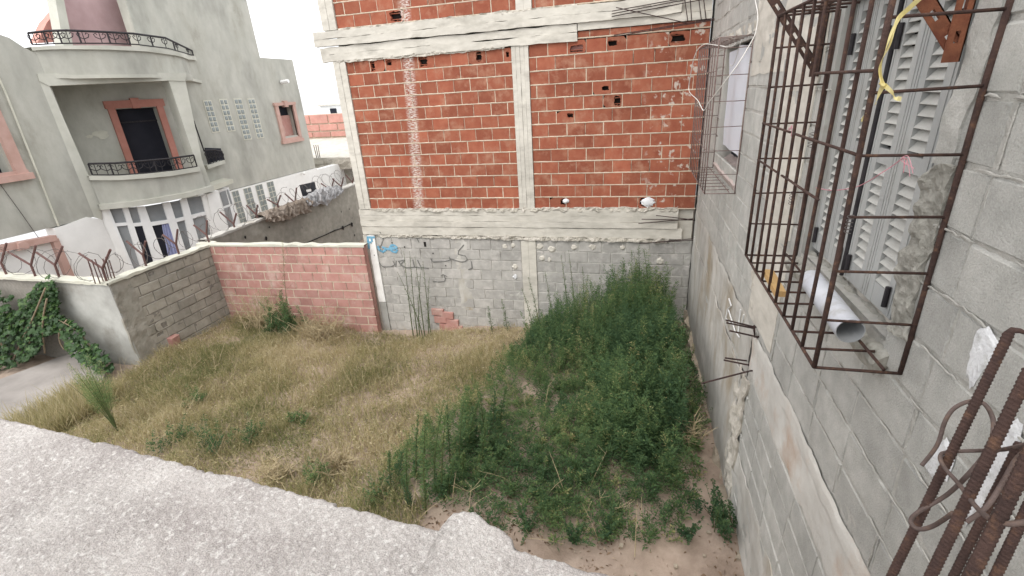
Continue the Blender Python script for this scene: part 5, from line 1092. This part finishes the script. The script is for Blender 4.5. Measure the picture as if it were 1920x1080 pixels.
# the dense green mass
L = []; n = 3000; x = rng.uniform(-2.9, .75, n); y = rng.uniform(3.3, 8.4, n); ok = inpoly(x, y, WEED); x, y = x[ok], y[ok]
for px_, py_ in zip(x, y):
    right = np.clip((px_+.75)/.7, 0, 1)*np.clip((py_-3.7)/.8, 0, 1); farb = np.clip((py_-6.3)/1.2, 0, 1)*np.clip((px_+1.9)/.6, .3, 1); e = float(fbm(px_*1.3+8, py_*1.3, 3)); front = np.clip((py_-3.2)/.9, .38, 1)
    thin = float(fbm(px_*1.7+70, py_*1.7+3, 2))
    if thin < (-.2 if py_ < 4.1 else -.42) and right < .5 and py_ < 6: continue
    h = (.34+.58*right+.55*farb*(1-right*.6)+.40*e)*front*random.uniform(.75, 1.2); h = max(h, .14)
    P0 = np.array([px_, py_, float(gz(px_, py_))-.02]); tt = .46+.45*float(fbm(px_*1.3+20, py_*1.3+9, 2))-.12*right+random.gauss(0, .07)
    nl = int(56+90*h+70*right); tt += (.35 if random.random() < .10 else 0); L.append(weed_arrays(P0, h, nl, .07+.05*right, random.choice((.06, .085, .11))+.05*right, tt, (random.gauss(0, .09), random.gauss(0, .09)), random.choice((.0026, .0035, .006))+.001*right))
n = 2600; x = rng.uniform(-2.0, .95, n); y = rng.uniform(3.0, 8.0, n); q = fbm(x*2.2+11, y*2.2+4, 3); ok = inpoly(x, y, [(-1.95, 3.2), (-1.2, 3.05), (-.3, 3.1), (.42, 3.22), (.72, 3.8), (.93, 5.0), (.95, 8.0), (.5, 8.0), (.45, 4.3), (-.5, 4.4), (-1.9, 4.3)]) & (q > -.24-.2*(x > .55)-.25*(y > 3.75)); x, y = x[ok], y[ok]
for px_, py_ in zip(x, y):
    h = random.uniform(.07, .26)*(1+.6*(px_ > .5)*(py_ > 4.6)); P0 = np.array([px_, py_, float(gz(px_, py_)+fbm(px_*2.1, py_*2.1, 4)*.09)]); L.append(weed_arrays(P0, h, int(26+90*h), .075, random.choice((.045, .06, .09)), .38+.35*float(fbm(px_*1.9, py_*1.9+50, 2))+(.4 if random.random() < .13 else 0), (random.gauss(0, .07), random.gauss(0, .07)), random.choice((.003, .005, .008))))
v, f, t_ = cat(*L); obj('weeds', tri_mesh('weeds', v, f, 'weed', t_), kind='stuff')
# single tall stalks one can pick out
def plant(P0, h, nl, spread, L0, tint, label, group, name='tall_weed', catg='plant', lean=(0, 0), wl=.005, stem_m='stem', leaf_m='weed', start=.08, branches=0):
    t = thing(name, P0, label, catg, group); tp = V(lean[0], lean[1], h); m = MB(); pts = [P0+V(lean[0]*u**1.5, lean[1]*u**1.5, u*h) for u in np.linspace(0, 1, 7)]; m.tube(pts, np.linspace(.007+.003*h, .002, 7), 5)
    for k in range(branches):
        u = random.uniform(.3, .9); a = P0+V(lean[0]*u**1.5, lean[1]*u**1.5, u*h); d = V(random.gauss(0, .2), random.gauss(0, .2), random.uniform(.1, .3))*h*.5; m.tube([a, a+d], [.003, .001], 4, False)
    m.build('stem', stem_m, t, label=None); v, f, t2 = weed_arrays(P0, h, nl, spread, L0, tint, lean, wl, start); obj('foliage', tri_mesh('foliage', v, f, leaf_m, t2), t)
def stalk_at(bx, by, tx, ty, Y=None, zoff=0.):
    """foot where the sight line meets the ground, height so that the tip reaches ty"""
    z = -4.2
    for _ in range(8): p = onZ(bx, by, z); z = float(gz(p[0], p[1]))+zoff
    q = onY(tx, ty, p[1]); return p, max(.1, q[2]-p[2]), (q[0]-p[0], 0)
EDGE = [((748, 905), (742, 830)), ((765, 930), (770, 820)), ((782, 900), (787, 795)), ((800, 935), (803, 800)), ((815, 905), (822, 785)), ((830, 925), (836, 815)), ((846, 880), (842, 775)), ((862, 885), (866, 780)), ((878, 860), (880, 760)), ((800, 965), (790, 880)), ((772, 960), (768, 880)), ((893, 845), (898, 755)), ((910, 830), (907, 745)), ((925, 815), (930, 735)), ((735, 930), (728, 850)), ((842, 930), (850, 860)), ((870, 905), (876, 835)), ((905, 875), (908, 800)), ((938, 800), (944, 725))]
EDGE.sort(key=lambda q: q[1][0])
for i, (a, c) in enumerate(EDGE):
    p, h, ln = stalk_at(*a, *c); plant(p, h*random.uniform(.8, 1.3), int(130+random.uniform(90, 260)*h), random.uniform(.03, .055), random.choice((.05, .07, .09)), .36+random.uniform(-.2, .22), 'slender green weed stalk, '+ORD[i]+' from the left along the green patch edge', 'weed stalks along the edge of the green patch', lean=(ln[0]+random.gauss(0, .06), random.gauss(0, .06)), wl=random.choice((.004, .006, .008)))
BACKS = [((1002, 600), (978, 540)), ((1012, 595), (990, 520)), ((1040, 590), (1022, 510)), ((1068, 590), (1052, 478)), ((1082, 590), (1066, 470)), ((1100, 590), (1092, 500)), ((1132, 590), (1128, 548)), ((1170, 580), (1168, 520)), ((1188, 578), (1184, 470)), ((1203, 578), (1197, 462)), ((1222, 575), (1207, 466)), ((1240, 575), (1228, 505)), ((952, 600), (940, 560)), ((920, 605), (915, 575))]
for i, (a, c) in enumerate(BACKS):
    bx = onY(a[0], 560, 8.2+.15*random.random()); p = V(bx[0], 8.15, float(gz(bx[0], 8.15))); q = onY(*c, 8.15); plant(p, q[2]-p[2], 130 if i < 8 or i > 11 else 330, .05 if i < 8 or i > 11 else .13, .09, .4+random.uniform(-.1, .1), 'thin weed stalk against the grey blocks, '+ORD[i]+' right of the middle column' if i < 8 else ('tall feathery green weed in the right back corner, '+ORD[i-8]+' from its left' if i < 12 else 'low thin weed stalk '+('just' if i == 12 else 'farther')+' left of the middle column'), 'weed stalks against the grey block storey' if i < 8 else ('feathery weeds in the back corner' if i < 12 else 'low stalks left of the middle column'), lean=(q[0]-p[0], 0), wl=.0045)
CL = [((770, 580), (757, 470)), ((778, 585), (768, 470)), ((782, 585), (790, 500)), ((788, 590), (745, 510)), ((792, 590), (778, 480)), ((800, 590), (805, 520)), ((804, 592), (793, 490))]
for i, (a, c) in enumerate(sorted(CL, key=lambda q: q[1][0])):
    bx = onY(a[0], 585, 8.25); p = V(bx[0], 8.2, float(gz(bx[0], 8.2))); q = onY(*c, 8.2); plant(p, q[2]-p[2], 70, .03, .10, .35, 'thin green stalk before the painted blocks, tip '+ORD[i]+' from left in its clump', 'stalk clump before the painted blocks', lean=(q[0]-p[0], 0), wl=.0035)
# tall stalk and bush before the pink wall
p = V(*onY(552, 640, 7.75)); p[2] = float(gz(p[0], 7.75)); q = onY(530, 452, 7.75); plant(p, q[2]-p[2], 150, .07, .13, .78, 'tall thin stalk with sparse top rising in front of the pink brick wall', None, lean=(q[0]-p[0], 0), wl=.003, start=.45, stem_m='bark', branches=8)
L = []; t = thing('bush', onY(545, 640, 7.6), 'dark green bush at the foot of the tall stalk before the pink wall', 'bush'); b0 = onY(545, 640, 7.6); b0[2] = float(gz(b0[0], 7.6))
m = MB()
for k in range(26):
    p = b0+V(random.gauss(0, .16), random.gauss(0, .15), 0); ln = (random.gauss(0, .16), random.gauss(0, .12)); h = random.uniform(.35, .95); L.append(weed_arrays(p, h, 130, .09, .11, .38+random.gauss(0, .1), ln, .006)); m.tube([p, p+V(ln[0], ln[1], h)], [.006, .002], 4, False)
v, f, t_ = cat(*L); m.build('stem', 'stem', t); obj('foliage', tri_mesh('foliage', v, f, 'weed', t_), t)
def drybush(px, py, Y, k, spread, h0, label, name='dry_bush'):
    c = onY(px, py, Y); c[2] = float(gz(c[0], Y)); t = thing(name, c, label, 'bush'); m = MB()
    for i in range(k):
        p = c+V(random.gauss(0, spread*.35), random.gauss(0, spread*.3), 0); d = V(random.gauss(0, spread*.5), random.gauss(0, spread*.4), random.uniform(.4, 1)*h0); m.tube([p, p+d*.5+V(0, 0, .03), p+d], [.007, .006, .003], 4, False)
        for s in range(7):
            u = random.uniform(.3, .95); a = p+d*u; m.tube([a, a+V(random.gauss(0, .09), random.gauss(0, .07), random.uniform(0, .12))], [.0045, .002], 3, False)
    m.build('twigs', 'stem_dry', t)
drybush(500, 625, 7.7, 70, .55, .95, 'tangle of dry straw-coloured twigs left of the dark bush by the pink wall'); drybush(600, 640, 7.6, 60, .5, .8, 'tangle of dry pale twigs right of the dark bush by the pink wall'); drybush(970, 640, 7.4, 26, .3, .5, 'dry straw tuft at the left back edge of the dense green weeds')
drybush(520, 905, 3.7, 26, .22, .2, 'small tangle of dry straw close to the roof ledge'); drybush(640, 885, 4.0, 22, .2, .22, 'dry straw tuft just left of the green weed stalks')
drybush(1290, 900, 4.55, 9, .1, .5, 'pale bare twig plant in the shaded strip beside the right wall')
# bushes standing in the dry grass near the roof edge
NB = [(330, 840, .5, .35, 'grey-green bushy weed in dry grass, leftmost of those just past the roof ledge'), (395, 850, .55, .3, 'upright grey-green weed in dry grass left of the notch in the ledge'), (480, 830, .5, .35, 'grey-green bushy weed in dry grass above the notch in the ledge'), (600, 905, .3, .5, 'low dark green weed close to the middle of the roof ledge'), (720, 940, .35, .4, 'low green weed beside the roof ledge at the foot of the stalks'), (560, 800, .3, .5, 'small green weed in the middle of the dry grass'), (360, 760, .3, .5, 'small green weed in dry grass beyond the lime green weed')]
for px, py, h, tt, lb in NB:
    p, _, _ = stalk_at(px, py, px, py-10); t = thing('bush', p, lb, 'bush'); L = []; m = MB()
    for k in range(9):
        q = p+V(random.gauss(0, .09), random.gauss(0, .09), 0); ln = (random.gauss(0, .1), random.gauss(0, .1)); hh_ = h*random.uniform(.5, 1); L.append(weed_arrays(q, hh_, 80, .06, .07, tt+random.gauss(0, .1), ln, .006)); m.tube([q, q+V(ln[0], ln[1], hh_)], [.005, .002], 4, False)
    v, f, t_ = cat(*L); m.build('stem', 'stem_dry', t); obj('foliage', tri_mesh('foliage', v, f, 'weed', t_), t)
# lime-green feathery weed on the left
p, _, _ = stalk_at(222, 812, 222, 800); t = thing('lime_weed', p, 'light lime-green feathery weed leaning in front of the grey paving', 'plant'); L = []; m = MB()
for k in range(16):
    q = onY(158+random.gauss(0, 22), 705+random.gauss(0, 16), p[1]+random.gauss(0, .12)); ln = (q[0]-p[0], q[1]-p[1]); h = max(.3, q[2]-p[2]); L.append(weed_arrays(p+V(random.gauss(0, .04), random.gauss(0, .04), 0), h, 420, .15, .07, .70+random.gauss(0, .06), ln, .003, .45)); m.tube([p+V(ln[0]*u**1.5, ln[1]*u**1.5, u*h) for u in np.linspace(0, 1, 5)], np.linspace(.006, .002, 5), 4, False)
v, f, t_ = cat(*L); m.build('stem', 'stem', t); obj('foliage', tri_mesh('foliage', v, f, 'weed', t_), t)
# straggling weeds, creepers and litter on bare soil
SW = [(990, 1000, .35, 'thin creeping weed beside the broken chunk of the ledge'), (1075, 1020, .3, 'thin leaning weed on bare soil right of the broken chunk'), (1140, 1010, .38, 'dark leafy weed on bare soil in front of the roof ledge'), (1010, 930, .25, 'grey thistle-like weed in the gap of the green patch'), (1080, 830, .2, 'grey-green low weed in the bare gap inside the green patch'), (935, 850, .25, 'grey-green low weed near the left edge of the green patch'), (1290, 1010, .15, 'withered weed lying on the bare soil near the right wall')]
for px, py, h, lb in SW:
    p, _, _ = stalk_at(px, py, px, py-5); t = thing('weed', p, lb, 'weed'); L = []; m = MB()
    for k in range(7):
        ln = (random.gauss(0, .16), random.gauss(0, .14)); hh_ = h*random.uniform(.4, 1); L.append(weed_arrays(p, hh_, 60, .03, .05, .25+random.gauss(0, .1), ln, .009)); m.tube([p, p+V(ln[0], ln[1], hh_)], [.004, .0015], 4, False)
    v, f, t_ = cat(*L); m.build('stem', 'stem', t); obj('foliage', tri_mesh('foliage', v, f, 'weed', t_), t)
p, _, _ = stalk_at(1352, 985, 1352, 900); p[0] = min(p[0], .88); t = thing('shrub', p, 'small dark shrub growing against the foot of the right wall', 'shrub'); L = []; m = MB()
for k in range(16):
    q = p+V(random.gauss(0, .06), random.gauss(0, .1), 0); ln = (-abs(random.gauss(0, .08)), random.gauss(0, .12)); hh_ = random.uniform(.2, .45); L.append(weed_arrays(q, hh_, 90, .06, .045, .2+random.gauss(0, .1), ln, .010)); m.tube([q, q+V(ln[0], ln[1], hh_)], [.004, .0015], 4, False)
v, f, t_ = cat(*L); m.build('stem', 'stem', t); obj('foliage', tri_mesh('foliage', v, f, 'weed', t_), t)
n = 9000; x = rng.uniform(-1.9, .97, n); y = rng.uniform(2.4, 7.4, n); ok = inpoly(x, y, SOIL) | (inpoly(x, y, WEED) & (rng.random(n) < .2)); ok &= rng.random(n) < np.clip(.5+fbm(x*2, y*2, 3)*1.5, .05, 1); x, y = x[ok], y[ok]; n = len(x)
D = rng.normal(size=(n, 3)); D[:, 2] *= .25; D /= np.linalg.norm(D, axis=1, keepdims=True); P = np.stack([x, y, gz(x, y)+fbm(x*2.1, y*2.1, 4)*.09+fbm(x*9, y*9, 2)*.025+.012], 1)
v, f, t_ = leaves(P, D, rng.uniform(.015, .06, n), rng.uniform(.004, .014, n), np.clip(.4+fbm(x*3, y*3, 2)*.6+rng.normal(0, .2, n), 0, 1)); obj('leaf_litter', tri_mesh('leaf_litter', v, f, 'litter', t_), kind='stuff')
pm = MB()
for k in range(260):
    x = random.uniform(-1.6, .95); y = random.uniform(2.6, 6.5)
    if not inpoly(np.array([x]), np.array([y]), SOIL)[0]: continue
    r = .005+.016*random.random()**3; c = V(x, y, float(gz(x, y)+fbm(x*2.1, y*2.1, 4)*.09)+.012); q = [V(random.uniform(.6, 1.2)*sx*r, random.uniform(.6, 1.2)*sy*r, random.uniform(.5, .9)*sz*r) for sz in (-1, 1) for sx, sy in ((-1, -1), (1, -1), (1, 1), (-1, 1))]; pm.hexa([c+e for e in q])
pm.build('rubble', 'footing', kind='stuff')
# ------------------------------------------------------------------ climbing vine on the left
def vpx(x, y, Y): return onY(x, y, Y)
vt = thing('vine', onZ(30, 715, -4.5), 'dense broad-leaved green vine climbing the plastered wall on the left', 'vine')
lm = MB(); pts = []
for a, r in ((-90, .10), (-62, .52), (-40, .95), (-15, .62), (10, 1.02), (38, .66), (60, .95), (90, 1.08), (120, .95), (142, .66), (170, 1.02), (195, .62), (220, .95), (242, .52)): pts.append((math.cos(math.radians(a))*r*.5, math.sin(math.radians(a))*r*.5+.1, -.05*r))
lm.add([(0, .1, .03)]+pts, [(0, i+1, (i+1) % len(pts)+1) for i in range(len(pts))]); lme = lm.mesh('leaf', 'vine')
at = lme.attributes.new('tint', 'FLOAT', 'POINT'); at.data.foreach_set('value', np.full(len(lme.vertices), .5, np.float32))
lms = []
for k in range(5):
    c = lme.copy(); c.attributes['tint'].data.foreach_set('value', np.clip(np.full(len(c.vertices), .15+.17*k)+rng.normal(0, .05, len(c.vertices)), 0, 1).astype(np.float32)); lms.append(c)
VP = [[(-60, 590), (0, 575), (40, 560), (62, 545), (75, 520), (95, 518), (106, 545), (110, 590), (130, 602), (160, 625), (178, 645), (206, 675), (214, 697), (180, 700), (150, 680), (125, 655), (112, 622), (80, 630), (75, 660), (50, 675), (20, 690), (-60, 715)], [(-20, 546), (6, 548), (28, 560), (14, 567), (-20, 566)]]
allv = []
for poly, cnt in ((VP[0], 3600), (VP[1], 80)):
    xs_ = [q[0] for q in poly]; ys_ = [q[1] for q in poly]; c_ = 0
    while c_ < cnt:
        x = random.uniform(min(xs_), max(xs_)); y = random.uniform(min(ys_), max(ys_))
        if not inpoly(np.array([x]), np.array([y]), poly)[0]: continue
        if float(fbm(x*.035, y*.035+5, 3)) < -.30: continue
        low = np.clip((y-560)/130, 0, 1); Y = 5.78-low*.55*random.random()-.12*random.random(); allv.append((random.random(), x, y, Y)); c_ += 1
allv.sort(); rest = []
for i, (_, x, y, Y) in enumerate(allv):
    p = vpx(x, y, Y); s = random.choice((.05, .07, .08, .10, .12))*random.uniform(.85, 1.15); mw = Matrix.Translation(tuple(map(float, p))) @ Matrix.Rotation(random.uniform(-.9, .9), 4, 'Z') @ Matrix.Rotation(random.uniform(.2, 1.3), 4, 'X') @ Matrix.Rotation(random.uniform(-2, 2), 4, 'Z') @ Matrix.Scale(s, 4)
    me = lms[min(4, max(0, int(random.gauss(1.9, 1.2))))]
    if i < 300: obj('leaf', me, vt, mw=mw)
    else: rest.append((me, mw))
vs = []; fs = []; ts = []; o = 0
for me, mw in rest:
    A = np.array(mw); co = np.empty(len(me.vertices)*3, np.float32); me.vertices.foreach_get('co', co); co = co.reshape(-1, 3) @ A[:3, :3].T+A[:3, 3]; vs.append(co)
    for i in range(len(pts)): fs.append((o, o+i+1, o+(i+1) % len(pts)+1))
    tt = np.empty(len(co), np.float32); me.attributes['tint'].data.foreach_get('value', tt); ts.append(tt); o += len(co)
obj('foliage', tri_mesh('foliage', np.concatenate(vs), np.array(fs), 'vine', np.concatenate(ts)), vt, kind='stuff')
m = MB()
for st, r in ((((84, 662), (80, 620), (82, 590), (88, 560)), .016), (((55, 658), (56, 640), (50, 625)), .02), (((0, 690), (8, 655), (0, 640)), .03), (((120, 655), (112, 640), (112, 620), (125, 600)), .014), (((20, 690), (40, 640), (60, 600), (85, 540)), .014), (((110, 600), (150, 625), (190, 680)), .01)):
    m.tube(curve([vpx(x, y, 5.55) for x, y in st], 6), r, 6)
m.build('branch', 'bark', vt, smooth=True)
m = MB(); m.box((-14, 5.0, -4.75), (-9.2, 5.85, -4.62)); m.build('planting_bed', 'soil', kind='structure')

# ------------------------------------------------------------------ lift the whole place so that the lot lies near z = 0
for ob in list(S.objects):
    if ob.parent is None: ob.location.z += GROUND
